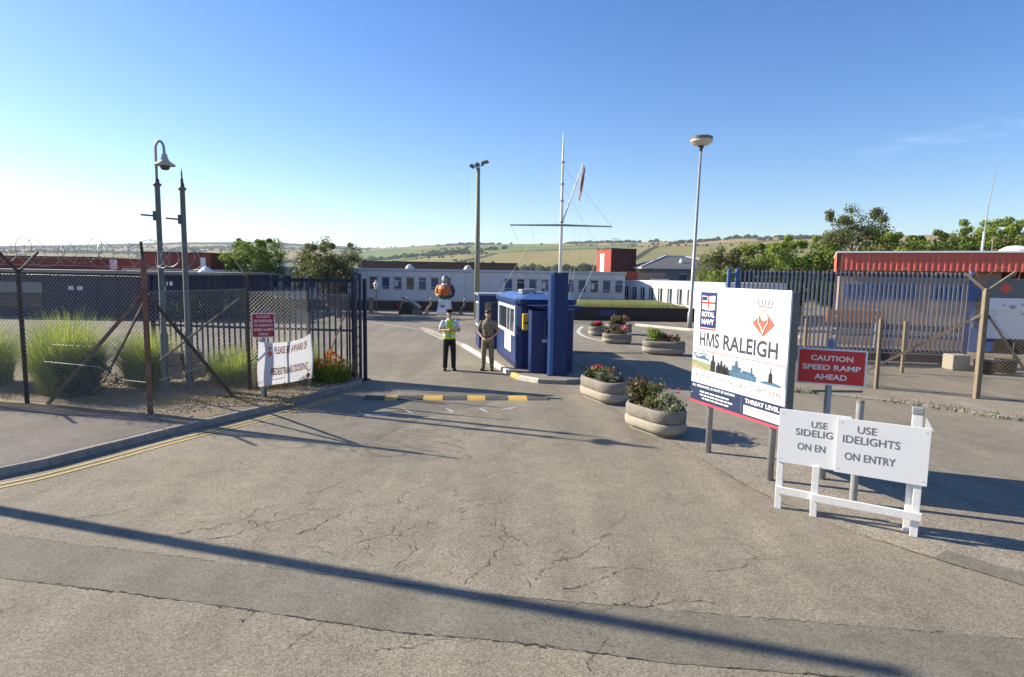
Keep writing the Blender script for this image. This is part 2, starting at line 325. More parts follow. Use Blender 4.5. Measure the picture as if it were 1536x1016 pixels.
def text_mesh(s, width, height, ext=0.001, bold=0.0, center=True, slant=0.0):
    cu = bpy.data.curves.new('lettering', 'FONT'); cu.body = s; cu.size = 1.0; cu.extrude = 0.0; cu.offset = bold; cu.resolution_u = 3; cu.shear = slant
    o = bpy.data.objects.new('t', cu); C.objects.link(o); dg = bpy.context.evaluated_depsgraph_get(); dg.update()
    me = bpy.data.meshes.new_from_object(o.evaluated_get(dg)); bpy.data.objects.remove(o); bpy.data.curves.remove(cu)
    co = np.empty(len(me.vertices) * 3); me.vertices.foreach_get('co', co); co = co.reshape(-1, 3)
    mn, mxx = co.min(0), co.max(0); sz = mxx - mn
    X = (co[:, 0] - mn[0]) / sz[0] * width - (width / 2 if center else 0); Z = (co[:, 1] - mn[1]) / sz[1] * height
    out = np.stack([X, np.full_like(X, -ext), Z], 1); me.vertices.foreach_set('co', out.ravel()); me.update(); me.materials.clear()
    return me
def letter(s, parent, x, y, z, width, height, m, bold=0.0, ext=0.0008, rot=(0, 0, 0), center=True):
    me = text_mesh(s, width, height, ext, bold, center); me.materials.append(M[m]); return link('lettering', me, parent, (x, y, z), rot)
def lerp(a, b, t): return a + (b - a) * t
def resample(pts, step):
    pts = [Vector(p) for p in pts]; out = [pts[0]]; acc = 0.0
    for a, b in zip(pts, pts[1:]):
        L = (b - a).length; d = step - acc
        while d <= L: out.append(a + (b - a) * (d / L)); d += step
        acc = (acc + L) % step
    return out
def smooth_line(pts, it=3):
    for _ in range(it):
        q = [pts[0]]
        for a, b in zip(pts, pts[1:]):
            q += [tuple(lerp(a[k], b[k], 0.25) for k in range(2)), tuple(lerp(a[k], b[k], 0.75) for k in range(2))]
        pts = q + [pts[-1]]
    return pts
def offset_line(pts, d):
    out = []
    for i, p in enumerate(pts):
        a = Vector(pts[max(i - 1, 0)]); b = Vector(pts[min(i + 1, len(pts) - 1)]); t = (b - a).normalized()
        out.append((p[0] - t.y * d, p[1] + t.x * d))
    return out
def ribbon(pts, d0, d1, z):
    a = offset_line(pts, d0); b = offset_line(pts, d1); n = len(pts)
    return MB().add([(x, y, z) for x, y in a] + [(x, y, z) for x, y in b], [(i, n + i, n + i + 1, i + 1) if d1 < d0 else (i, i + 1, n + i + 1, n + i) for i in range(n - 1)])

# ------------------------------------------------------------------ terrain
def interp(x, xs, ys): return np.interp(x, xs, ys)
SX = [0, 100, 170, 280, 400, 520, 545, 640, 700, 800, 900, 1000, 1100, 1180, 1240, 1400, 1536]
SY = [372, 371, 369, 367, 366, 373, 375, 369, 367, 367, 366, 364, 358, 355, 356, 353, 351]
azs = np.arctan((np.array(SX) - 768) / 912.0); tel = np.array([(411 + .016 * (x - 768) - y) / math.hypot(912, x - 768) for x, y in zip(SX, SY)])
def hnoise(x, y, s):
    return (np.sin(x / s + 1.3) * np.cos(y / s * 0.9 + 0.4) + 0.5 * np.sin(x / s * 2.3 + y / s * 1.7 + 2) + 0.3 * np.cos(x / s * 4.1 - y / s * 3.3))
def terrain_z(x, y):
    r = np.hypot(x, y); az = np.arctan2(x, y)
    rt = interp(az, [-1.2, -0.7, -0.3, -0.15, 0, 0.35, 0.7, 1.2], [3600, 3600, 3300, 2300, 1900, 1500, 1300, 1300])
    te = interp(az, azs, tel); zt = EYE + rt * te
    t = (r - 110) / (rt - 110); u = np.clip((t - 0.16) / 0.84, 0, 1)
    z = np.where(t < 0, -0.08, np.where(t < 0.16, -0.08 - 7 * np.sin(math.pi * np.clip(t, 0, .16) / 0.16), zt * (0.62 * u + 0.38 * u * u * (3 - 2 * u))))
    z = np.where(t > 1, zt * (1 - 0.25 * np.clip(t - 1, 0, 2)), z)
    amp = np.clip(t * 3, 0, 1) * np.clip((1.0 - np.abs(t - 0.5) * 1.9), 0, 1)
    return z + amp * hnoise(x, y, 170) * 5.0
def build_terrain():
    A = np.concatenate([np.linspace(-1.1, 1.1, 180), np.linspace(1.1, 2 * math.pi - 1.1, 40)[1:-1]]); na = len(A)
    Rr = np.concatenate([[20, 50, 80, 110], np.geomspace(125, 5200, 90)]); nr = len(Rr)
    aa, rr = np.meshgrid(A, Rr); X = rr * np.sin(aa); Yy = rr * np.cos(aa); Z = terrain_z(X, Yy)
    v = np.stack([X.ravel(), Yy.ravel(), Z.ravel()], 1).tolist(); f = []
    for i in range(nr - 1):
        for j in range(na):
            a = i * na + j; b = i * na + (j + 1) % na; f.append((a, a + na, b + na, b))
    v.append((0, 0, -0.08)); c = len(v) - 1
    for j in range(na): f.append((c, j, (j + 1) % na))
    mb = MB(); mb.v = v; mb.f = f
    m = bpy.data.materials.new('farmland'); n, l, b = nodes(m)
    tc = n.new('ShaderNodeTexCoord'); mp = n.new('ShaderNodeMapping'); mp.inputs['Scale'].default_value = (1 / 260., 1 / 380., 0); mp.inputs['Rotation'].default_value = (0, 0, 0.5); mp.inputs['Location'].default_value = (0.35, 0.2, 0)
    l.new(tc.outputs['Object'], mp.inputs['Vector'])
    vo = n.new('ShaderNodeTexVoronoi'); vo.inputs['Randomness'].default_value = 0.8; l.new(mp.outputs[0], vo.inputs['Vector']); vo.inputs['Scale'].default_value = 1
    ve = n.new('ShaderNodeTexVoronoi'); ve.feature = 'DISTANCE_TO_EDGE'; ve.inputs['Randomness'].default_value = 0.8; ve.inputs['Scale'].default_value = 1; l.new(mp.outputs[0], ve.inputs['Vector'])
    sc = n.new('ShaderNodeSeparateColor'); l.new(vo.outputs['Color'], sc.inputs[0])
    r = n.new('ShaderNodeValToRGB'); e = r.color_ramp.elements; r.color_ramp.interpolation = 'CONSTANT'
    cols = [(0.15, 0.20, 0.06), (0.30, 0.225, 0.10), (0.22, 0.20, 0.08), (0.36, 0.275, 0.125), (0.14, 0.19, 0.055), (0.29, 0.225, 0.10), (0.26, 0.22, 0.085)]
    e[0].color = (*cols[0], 1); e[1].position = 1 / 7; e[1].color = (*cols[1], 1)
    for i in range(2, 7): x = e.new(i / 7); x.color = (*cols[i], 1)
    l.new(sc.outputs[0], r.inputs['Fac'])
    no = n.new('ShaderNodeTexNoise'); no.inputs['Scale'].default_value = 0.02; no.inputs['Detail'].default_value = 8; l.new(tc.outputs['Object'], no.inputs['Vector'])
    mr = n.new('ShaderNodeMapRange'); mr.inputs[3].default_value = 0.7; mr.inputs[4].default_value = 1.3; l.new(no.outputs['Fac'], mr.inputs[0])
    mu = n.new('ShaderNodeVectorMath'); mu.operation = 'SCALE'; l.new(r.outputs[0], mu.inputs[0]); l.new(mr.outputs[0], mu.inputs['Scale'])
    he = n.new('ShaderNodeValToRGB'); he.color_ramp.elements[0].position = 0.012; he.color_ramp.elements[0].color = (1, 1, 1, 1); he.color_ramp.elements[1].position = 0.022; he.color_ramp.elements[1].color = (0, 0, 0, 1)
    l.new(ve.outputs['Distance'], he.inputs['Fac']); mi = n.new('ShaderNodeMixRGB'); mi.inputs['Color2'].default_value = (0.03, 0.045, 0.018, 1)
    l.new(he.outputs[0], mi.inputs['Fac']); l.new(mu.outputs[0], mi.inputs['Color1']); l.new(mi.outputs[0], b.inputs['Base Color']); b.inputs['Roughness'].default_value = 1; b.inputs['Specular IOR Level'].default_value = 0.05
    struct(mb.build('hills', m, smooth=True))
build_terrain()
# woods and hedgerow trees scattered over the hills: a far mass, low crowns of real volume
def blobs(name, pts, sizes, m, parts=1):
    bm = bmesh.new(); bmesh.ops.create_icosphere(bm, subdivisions=1, radius=1); bv = np.array([v.co[:] for v in bm.verts]); bf = np.array([[v.index for v in f.verts] for f in bm.faces]); bm.free()
    n = len(pts); k = len(bv)
    J = 1 + RNG.uniform(-0.3, 0.3, (n, k, 1)); S = np.stack([sizes * RNG.uniform(.8, 1.3, n), sizes * RNG.uniform(.8, 1.3, n), sizes * RNG.uniform(.6, .95, n)], 1)
    V = (bv[None] * J * S[:, None, :] + np.array(pts)[:, None, :]).reshape(-1, 3); Fc = (bf[None] + (np.arange(n) * k)[:, None, None]).reshape(-1, 3)
    me = bpy.data.meshes.new(name); me.from_pydata(V.tolist(), [], Fc.tolist()); me.update(); me.materials.append(m)
    o = bpy.data.objects.new(name, me); C.objects.link(o); o['kind'] = 'stuff'; return o
pts = []; sz = []
for _ in range(30):                                      # hedgerows
    az = random.uniform(-0.72, 0.72); rt = np.interp(az, [-0.7, -0.3, -0.15, 0, 0.35, 0.7], [3600, 3300, 2300, 1900, 1500, 1300])
    r = rt * random.uniform(0.2, 0.97); x, y = r * math.sin(az), r * math.cos(az); th = random.choice((0.5, 0.5 + math.pi / 2)) + random.uniform(-.25, .25); L = random.uniform(80, 320)
    for s in np.arange(0, L, 7):
        if random.random() < 0.6: pts.append([x + s * math.cos(th) + random.uniform(-2, 2), y + s * math.sin(th) + random.uniform(-2, 2)]); sz.append(random.uniform(1.2, 3.2))
for az, rf, w_, d_, n_ in ((-0.64, 0.85, 420, 300, 900), (-0.5, 0.93, 400, 160, 900), (-0.36, 0.8, 300, 260, 900), (-0.42, 0.9, 420, 200, 900), (-0.29, 0.9, 200, 150, 500), (-0.68, 0.65, 300, 120, 300), (-0.4, 0.6, 300, 60, 300), (-0.12, 0.5, 110, 16, 60), (-0.07, 0.85, 90, 20, 60), (0.10, 0.30, 110, 8, 70), (0.14, 0.92, 95, 30, 150), (0.3, 0.8, 120, 10, 40), (0.45, 0.8, 60, 20, 60), (-0.2, 0.4, 140, 16, 60), (-0.68, 0.45, 300, 120, 160), (-0.55, 0.5, 260, 90, 160)):
    rt = np.interp(az, [-0.7, -0.3, -0.15, 0, 0.35, 0.7], [3600, 3300, 2300, 1900, 1500, 1300]); cx, cy = rt * rf * math.sin(az), rt * rf * math.cos(az)
    for _ in range(n_):
        a, q = random.gauss(0, w_ * .5), random.gauss(0, d_ * .5); pts.append([cx + a * math.cos(az) + q * math.sin(az), cy - a * math.sin(az) + q * math.cos(az)]); sz.append(random.uniform(3, 6.5))
pts = np.array(pts); sz = np.array(sz); zz = terrain_z(pts[:, 0], pts[:, 1]) + sz * 0.35
wm = mat('far_woodland', (0.045, 0.06, 0.026), 1.0, 0.4, 0.05, spec=0.05)
blobs('distant_woodland', np.column_stack([pts, zz]), sz, wm)

# ------------------------------------------------------------------ roads
KERB = [(-60, 3.6), (-30, 4.2), (-16, 5.0), (-11, 5.7), (-8.6, 6.5), (-6.9, 7.75), (-6.40, 8.75), (-5.93, 9.95), (-5.25, 11.2), (-4.54, 12.86), (-3.78, 14.9), (-3.72, 15.6), (-4.1, 16.05), (-5.2, 16.2)]
KS = smooth_line(KERB, 2)
MB().sheet([(-70, -14), (60, -14), (60, 62), (-70, 62)], 0).build('ground', 'yard', kind='structure')
far = [(60, 2.0), (20, 4.2), (9, 5.0), (6.3, 5.6), (5.4, 6.2), (4.6, 7.2), (4.0, 8.4), (3.5, 9.8), (3.0, 11.5), (2.6, 13.3), (2.2, 15.3), (1.7, 15.4)]
road = [(-70, -14), (60, -14)] + far + [(0.25, 15.9), (-0.12, 16.9), (-1.0, 20), (-3.9, 20), (-3.9, 15.6)] + [p for p in reversed(KS) if p[1] < 15.2 and p[0] < -3.6]
MB().sheet(road, 0.004).build('road', 'road', kind='structure')
tf = [(-40, 9.5), (-12, 7.0), (-5.41, 6.19), (-3.77, 5.85), (-1.97, 5.49), (0.05, 5.09), (1.90, 4.85), (4.12, 4.58), (9, 4.2), (30, 3.0)]
tn = [(-40, 8.4), (-12, 6.05), (-4.64, 5.28), (-3.68, 5.12), (-2.25, 4.84), (-0.85, 4.53), (0.04, 4.43), (1.18, 4.21), (4, 3.9), (9, 3.5), (30, 2.3)]
def rough(pl, amp=0.009, step=0.08):
    out = resample([(x, y, 0) for x, y in pl], step); return [(p.x, p.y + random.uniform(-amp, amp)) for p in out]
tfr = rough(tf); tnr = rough(tn)
MB().sheet(tnr + tfr[::-1], 0.008).build('trench_patch', 'patch', kind='structure')
# a worn grit strip carries the planters and the signs between the two lanes
st = [(1.75, 15.35), (2.05, 13.4), (2.35, 11.8), (2.75, 10.6), (3.0, 9.3), (3.2, 8.2), (3.5, 7.3), (3.95, 6.5), (4.5, 5.8), (5.1, 5.3), (6.2, 4.95), (8, 5.2), (7.2, 6.2), (6.0, 7.5), (5.0, 8.9), (4.2, 10.3), (3.5, 11.7), (3.0, 13.4), (2.6, 15.3)]
stc = smooth_line(st + [st[0]], 1)[:-1]
MB().sheet([(x + random.uniform(-.035, .035), y + random.uniform(-.035, .035)) for x, y in [(p.x, p.y) for p in resample([(x, y, 0) for x, y in stc], 0.15)]], 0.0085).build('verge_strip', 'strip', kind='structure')
MB().sheet([(4.35, 5.98), (4.85, 5.42), (5.12, 5.62), (4.62, 6.15)], 0.0125).build('repair_patch', 'patch', kind='structure')
# drain covers/dark repair in front of the gate
# footpath and planted bed behind the left kerb
kin = offset_line(KS, 0.13)
bedpoly = [p for p in kin if p[0] > -62] + [(-5.4, 16.3), (-9.6, 17.0), (-16, 17.6), (-62, 18)]
MB().prism(bedpoly, -0.05, 0.118).build('planting_bed', 'bed', kind='structure')
fp = [p for p in kin if p[1] < 10.35] + [(-5.95, 10.6), (-6.75, 11.08), (-9.75, 11.62), (-16, 12.2), (-60, 13.5)]
MB().sheet(fp, 0.123).build('footpath', 'path', kind='structure')
def kerb_run(name, line, step, mats, w_=0.125, h=0.125, zb=-0.04):
    k = thing(name, name, 'kerb'); del k['label']; del k['category']; k['kind'] = 'structure'
    P = resample([(x, y, 0) for x, y in line], step)
    for i in range(len(P) - 1):
        a, b = P[i], P[i + 1]; d = (b - a).normalized(); nrm = Vector((-d.y, d.x, 0)); g = 0.006
        a2 = a + d * g; b2 = b - d * g; hh = h + random.uniform(-.006, .006); ch = 0.02
        o = Vector((0, 0, 0)); prof = [(0, zb), (0, hh - ch), (ch, hh), (w_, hh), (w_, zb)]
        vs = [tuple(a2 + nrm * u + Vector((0, 0, z)) - a) for u, z in prof] + [tuple(b2 + nrm * u + Vector((0, 0, z)) - a) for u, z in prof]
        me = bpy.data.meshes.new('kerb_stone'); me.from_pydata(vs, [], [(4, 3, 2, 1, 0), (5, 6, 7, 8, 9)] + [(j, (j + 1) % 5, 5 + (j + 1) % 5, 5 + j) for j in range(5)]); me.update()
        me.materials.append(M[mats(i, a)]); link('kerb_stone', me, k, a)
    return k
kerb_run('kerb', [p for p in KS if p[0] > -31], 0.91, lambda i, a: 'kerb')
# double yellow lines
yl = [p for p in KS if -31 < p[0] and p[1] < 14.0 and p[0] < -3.9]
for d in (-0.30, -0.46):
    ribbon(yl, d, d - 0.062, 0.0105).build('yellow_line', 'yellow', kind='structure')
# cracks in the old surfacing: thin ragged gaps, branching and crazed where the road is worn
CR = MB()
def crack(x, y, th, L, w_=0.008, depth=0, step=0.022):
    pts = []; a = th; d = 0; w_ *= .85
    while d < L: pts.append((x, y, max(.0012, w_ * random.uniform(-.1, 1.35) * (1 - .6 * d / L)))); a += random.gauss(0, .75); a += (th - a) * .45; x += step * math.cos(a); y += step * math.sin(a); d += step
    k = len(CR.v)
    for i_, (px_, py_, ww) in enumerate(pts):
        q = pts[min(i_ + 1, len(pts) - 1)]; p = pts[max(i_ - 1, 0)]; t = math.atan2(q[1] - p[1], q[0] - p[0]); CR.v += [(px_ - math.sin(t) * ww / 2, py_ + math.cos(t) * ww / 2, .0092), (px_ + math.sin(t) * ww / 2, py_ - math.cos(t) * ww / 2, .0092)]
    for i_ in range(len(pts) - 1): CR.f.append((k + 2 * i_, k + 2 * i_ + 1, k + 2 * i_ + 3, k + 2 * i_ + 2))
    if depth < 2:
        for p in random.sample(pts, min(len(pts), max(1, int(L * (1.3 if depth == 0 else .6))))): crack(p[0], p[1], th + random.choice((-1, 1)) * random.uniform(.6, 1.5), L * random.uniform(.12, .35), w_ * .65, depth + 1, step)
for c in ((-4.6, 4.0, .95, 1.2, .016), (-2.15, 4.86, -1.35, .35, .016), (-5.0, 6.6, .55, 1.3, .012), (-3.6, 6.25, .75, 1.3, .016), (-3.2, 6.15, .8, 1.6, .012), (-2.3, 6.3, .9, 1.2, .014), (-1.6, 6.1, .9, 1.1, .012), (-1.1, 5.6, 1.2, .9, .012), (-0.4, 5.3, 1.4, 1.4, .012), (.25, 5.4, 1.0, 1.5, .014), (.5, 5.25, .3, 1.0, .014), (.9, 5.0, .1, 1.0, .018), (.2, 6.1, 2.2, .9, .012), (-1.4, 7.2, .9, 1.5, .010), (-.7, 7.0, .7, 1.4, .010), (-2.6, 7.5, .8, 1.6, .010), (.9, 6.3, 1.1, 1.0, .010), (-3.0, 10.3, -.5, 1.4, .010), (-1.9, 10.4, 1.1, 2.0, .012), (-1.5, 9.6, 1.2, 2.0, .010), (-.9, 10.0, 1.1, 1.8, .010), (-.2, 9.4, 1.0, 1.2, .009), (-1.0, 4.3, .2, .8, .014), (.6, 4.1, 1.1, .5, .012), (-1.7, 4.2, .9, .6, .012), (1.9, 5.6, .4, 1.2, .009), (-4.3, 8.2, .4, 1.6, .009), (2.6, 5.6, 1.9, .8, .008), (1.4, 7.9, 1.6, 1.2, .008)): crack(*c)
for k in range(90):                                      # crazing
    cx, cy, sg = random.choice(((.3, 5.9, .5), (.9, 5.2, .4), (-1.2, 6.2, .5), (-3.2, 6.6, .45), (-2.2, 7.0, .6), (-.7, 7.1, .6), (-1.5, 10.2, .6))); crack(random.gauss(cx, sg), random.gauss(cy, sg * .7), random.uniform(0, 6.28), random.uniform(.08, .3), .010, 1)
for pl_, w_ in ((tn[1:-1], .014), (tf[1:-1], .007), (st[:10], .012)):      # open joints along the repairs
    P_ = resample([(x, y, 0) for x, y in pl_], .06)
    for a, b in zip(P_, P_[1:]):
        if math.sin(a.x * 3.1) + math.sin(a.x * 7.7 + 1) + random.gauss(0, .8) > -.5: CR.bar((a.x, a.y + random.gauss(0, .009), .0091), (b.x, b.y + random.gauss(0, .009), .0091), w_ * random.uniform(.15, 1.3), .0012)
CR.build('road_cracks', mat('crack_dark', (0.055, 0.047, 0.039), .95, .2, 20), kind='stuff')
# chalk marks and white lines
cm = MB()
for (x0, y0, x1, y1) in ((-2.25, 12.5, -2.0, 12.05), (-1.35, 12.55, -1.18, 12.2), (-0.65, 12.6, -0.48, 12.25), (0.0, 12.7, -0.2, 12.45), (-0.05, 12.5, 0.1, 12.75)):
    cm.bar((x0, y0, 0.009), (x1, y1, 0.009), 0.05, 0.002)
cm.tube([(-2.75 + .35 * math.cos(t), 12.15 + .32 * math.sin(t), 0.006) for t in np.linspace(3.3, 6.1, 12)], 0.018, 4)
cm.build('chalk_marks', 'chalk', kind='structure')
arc = smooth_line([(3.9, 33.6), (3.35, 31.0), (3.25, 29.2), (3.45, 27.4), (4.0, 26.1)], 3)
ribbon(arc, -0.09, 0.09, 0.005).build('lane_line', 'wline', kind='structure')
ribbon([(-4.3, 29.6), (-2.5, 24.6)], -0.06, 0.06, 0.005).build('lane_line', 'wline', kind='structure')
ribbon([(-9, 35.5), (-4.6, 30.2)], -0.05, 0.05, 0.0055).build('lane_line', 'wline', kind='structure')
for x, y in ((2.98, 21.9), (3.9, 22.15)):
    MB().sheet([(x - .2, y - .2), (x + .22, y - .2), (x + .18, y + .25), (x - .24, y + .25)], 0.006).build('yellow_patch', 'ywear', kind='structure')
MB().bar((2.2, 22.0, 0.006), (4.9, 22.35, 0.006), 0.5, 0.004).build('dark_strip', 'hump', kind='structure')
# speed hump made of dark and yellow blocks
hp = thing('speed_hump', 'low speed hump of dark and worn yellow blocks across the gateway', 'speed hump', (-3.2, 13.5, 0.004), math.atan2(0.28, 3.9))
xs = [-0.1, 0.36, 0.65, 1.21, 1.66, 2.2, 2.62, 3.13, 3.57, 3.98]
for i in range(len(xs) - 1):
    a, b = xs[i] + .006, xs[i + 1] - .006
    prof = [(-.27, 0), (-.2, .022), (-.1, .036), (.1, .036), (.2, .022), (.27, 0)]
    sk = 0.06 if i == len(xs) - 2 else 0
    vs = [(a, y, z) for y, z in prof] + [(b + sk * (1 if y < 0 else -1), y, z) for y, z in prof]
    MB().add(vs, [(5, 4, 3, 2, 1, 0), (6, 7, 8, 9, 10, 11)] + [(j, (j + 1) % 6, 6 + (j + 1) % 6, 6 + j) for j in range(6)]).build('hump_block', 'ywear' if i in (1, 3, 5, 7) else 'hump', hp)
# ------------------------------------------------------------------ traffic island
ISL = [(-4.6, 30.4), (-4.1, 29.6), (-2.05, 23.9), (-0.55, 18.5), (-0.1, 16.92), (0.2, 16.05), (0.85, 15.56), (1.72, 15.62), (2.25, 15.95), (2.4, 17.2), (1.95, 21.5), (0.8, 27), (-1.5, 29.6), (-3.6, 30.8)]
islc = smooth_line(ISL + [ISL[0]], 2)
isl_in = offset_line(islc, 0.13)
struct(MB().prism(isl_in[:-1], -0.05, 0.116).build('traffic_island', 'strip'))
def islmat(i, a):
    if a.x < 0.0 and a.y > 17.3 and a.x < -0.0 and a.y < 29 and a.y < 24 and a.x < 0: return 'kerbw'
    if a.y < 17.4 and a.x < 0.7: return 'kerby' if (a.y > 16.6) else 'kerbw'
    return 'kerb'
kerb_run('kerb', islc, 0.75, islmat, 0.13, 0.12)
kerb_run('kerb', [(7.0, 34.6), (9.6, 31.6), (14, 28.5)], 0.9, lambda i, a: 'kerbw', 0.2, 0.12)
# right-hand pavement with a ragged weedy edge
RP = smooth_line([(5.9, 15.6), (7.79, 14.75), (9.48, 13.35), (10.5, 12.0), (13.5, 10.95), (40, 10.0)], 2)
rpin = offset_line(RP, 0.12)
struct(MB().prism(rpin + [(40, 13), (12.5, 13.6), (11.2, 14.6), (9.4, 16.0), (6.6, 17.3)], -0.05, 0.06).build('pavement', 'strip'))
kerb_run('kerb', [p for p in RP if p[0] < 30], 0.9, lambda i, a: 'kerb', 0.12, 0.07)

# ------------------------------------------------------------------ chain-link fences
def chain_mesh(parent, p0, p1, z0, z1, pitch=0.085, r=0.0034, sag=0.0, wire=('wire')):
    """diamond mesh: two sets of slanting wires, joined as one part"""
    p0 = Vector((p0[0], p0[1], 0)); p1 = Vector((p1[0], p1[1], 0)); L = (p1 - p0).length; d = (p1 - p0) / L; nrm = Vector((-d.y, d.x, 0)); Hh = z1 - z0; mb = MB()
    k = -Hh
    while k < L:
        for sgn in (1, -1):
            s0, t0, s1, t1 = k, 0.0, k + Hh, Hh
            if s0 < 0: t0 = -s0; s0 = 0
            if s1 > L: t1 = Hh - (s1 - L); s1 = L
            if t1 - t0 < 0.04: continue
            za, zb = (t0, t1) if sgn > 0 else (Hh - t0, Hh - t1)
            if sgn > 0: zb = min(zb, Hh)
            w1 = 0.012 * math.sin(k * 5.1)
            m_ = (s0 + s1) / 2
            pts = [p0 + d * s0 + Vector((0, 0, z0 + za)) + nrm * 0.004 * sgn, p0 + d * m_ + Vector((0, 0, z0 + (za + zb) / 2)) + nrm * (0.004 * sgn + w1), p0 + d * s1 + Vector((0, 0, z0 + zb)) + nrm * 0.004 * sgn]
            mb.tube(pts, r, 3, cap=False)
        k += pitch
    for z in (z0 + 0.02, (z0 + z1) / 2 - 0.1, z1 - 0.02):                # line wires
        mb.tube([p0 + Vector((0, 0, z)), p0 + d * L * .5 + Vector((0, 0, z - sag)), p1 + Vector((0, 0, z))], 0.003, 4)
    return mb.build('wire_mesh', wire, parent, world=True, kind='stuff')
def coil(parent, p0, p1, z, rad, turns, m='galv', off=0.0):
    p0 = Vector((*p0, z)); p1 = Vector((*p1, z)); d = (p1 - p0); n_ = int(turns * 18); u = d.normalized(); a = Vector((-u.y, u.x, 0)); mb = MB(); P = []
    for i in range(n_ + 1):
        t = i / n_; th = 2 * math.pi * turns * t + off; rr = rad * (1 + .18 * math.sin(t * 9.7 + 1) + 0.1 * math.sin(t * 31))
        P.append(p0 + d * t + u * 0.14 * math.sin(t * 23) + a * rr * math.cos(th) + Vector((0, 0, rr * math.sin(th) + .05 * math.sin(t * 13))))
    mb.tube(P, 0.0055, 4)
    for i in range(0, n_, 2):
        p = P[i]; q = (P[i + 1] - p).normalized(); b = q.cross(Vector((0.3, 0.5, 0.8))).normalized(); mb.bar(p - b * .016, p + b * .016, .008, .004)
    return mb.build('razor_coil', m, parent, world=True, kind='stuff')
def angle_post(parent, x, y, z0, z1, m, lean=(0, 0), w_=0.055):
    return MB().bar((x, y, z0), (x + lean[0], y + lean[1], z1), w_, w_, (0, 1, 0)).build('post', m, parent, world=True, bevel=0.006)
f1 = thing('chain_link_fence', 'rusty chain link fence with razor wire running along the footpath past the ornamental grasses', 'fence', (-9.64, 11.9, 0.1))
pA, pB, pC, pD, pE = (-9.64, 11.9), (-6.78, 11.22), (-5.98, 13.7), (-4.82, 14.35), (-4.12, 15.35)
pZ = (-12.9, 12.6); pY = (-16.2, 13.3)
for p, m_, top in ((pY, 'darkpost', 2.7), (pZ, 'darkpost', 2.7), (pA, 'darkpost', 2.78), (pB, 'rust', 2.98)):
    post = angle_post(f1, p[0], p[1], 0.05, top, m_, w_=0.075 if p == pB else 0.06)
for p in (pY, pZ, pA):
    mb = MB(); mb.bar((*p, 2.72), (p[0] - .12, p[1] - .3, 3.12), .04, .04); mb.bar((*p, 2.72), (p[0] + .16, p[1] + .32, 3.12), .04, .04); mb.build('arm', 'darkpost', f1, world=True)
MB().bar((pB[0], pB[1], 2.98), (pB[0] - .03, pB[1], 3.32), .035, .035, (0, 1, 0)).build('arm', 'darkpost', f1, world=True)
MB().bar((-6.85, 11.26, 2.35), (-9.2, 11.86, 0.12), .06, .05).build('strut', 'rust', f1, world=True)
MB().bar((-6.8, 11.3, 2.3), (-9.9, 14.6, 0.12), .04, .04).build('strut', 'darkpost', f1, world=True)
for a, b in ((pY, pZ), (pZ, pA), (pA, pB)): chain_mesh(f1, a, b, 0.16, 2.70)
coil(f1, pY, pA, 3.05, 0.17, 14, off=1); coil(f1, pA, pB, 3.08, 0.23, 7)
for z in (2.86, 3.0):
    MB().tube([(*pY, z), (*pA, z), (*pB, z)], 0.004, 4).build('barbed_wire', 'darkpost', f1, world=True)
MB().tube([(-9.2, 11.83, 0.98), (-8.4, 11.62, 0.96), (-7.9, 11.5, 0.94), (-7.4, 11.4, 0.72), (-6.8, 11.25, 0.7)], 0.008, 5).build('loose_wire', 'wire', f1, world=True)
f2 = thing('chain_link_fence', 'chain link fence on dark iron posts between the footpath corner and the blue gate', 'fence', (-5.98, 13.7, 0.1))
for p, m_, top in ((pC, 'darkpost', 2.72), (pD, 'darkpost', 2.55), (pE, 'darkpost', 2.3)):
    angle_post(f2, p[0], p[1], 0.05, top, m_, w_=0.06 if p == pC else 0.045)
mb = MB(); mb.bar((*pC, 2.7), (pC[0] - .3, pC[1] + .12, 3.05), .035, .035); mb.bar((*pC, 2.7), (pC[0] + .34, pC[1] - .1, 3.08), .035, .035); mb.build('arm', 'conpost', f2, world=True)
MB().bar((-6.78, 11.3, 2.35), (-5.9, 12.75, 0.12), .055, .05).build('strut', 'darkpost', f2, world=True)
MB().bar((-6.1, 13.6, 2.2), (-7.3, 12.4, 0.9), .035, .035).build('strut', 'darkpost', f2, world=True)
MB().bar((-4.2, 15.2, 1.75), (-4.75, 14.8, 0.15), .03, .03).build('strut', 'rust', f2, world=True)
chain_mesh(f2, (pB[0] + .05, pB[1] + .05), pC, 0.16, 2.42); chain_mesh(f2, pC, pD, 0.16, 2.36); chain_mesh(f2, pD, pE, 0.9, 2.28)
coil(f2, pB, (-7.4, 14.2), 3.1, 0.24, 5, off=2)
MB().tube([(-6.7, 11.4, 0.72), (-6.3, 12.6, 0.86), (-6.0, 13.6, 1.05)], 0.008, 5).build('loose_wire', 'wire', f2, world=True)
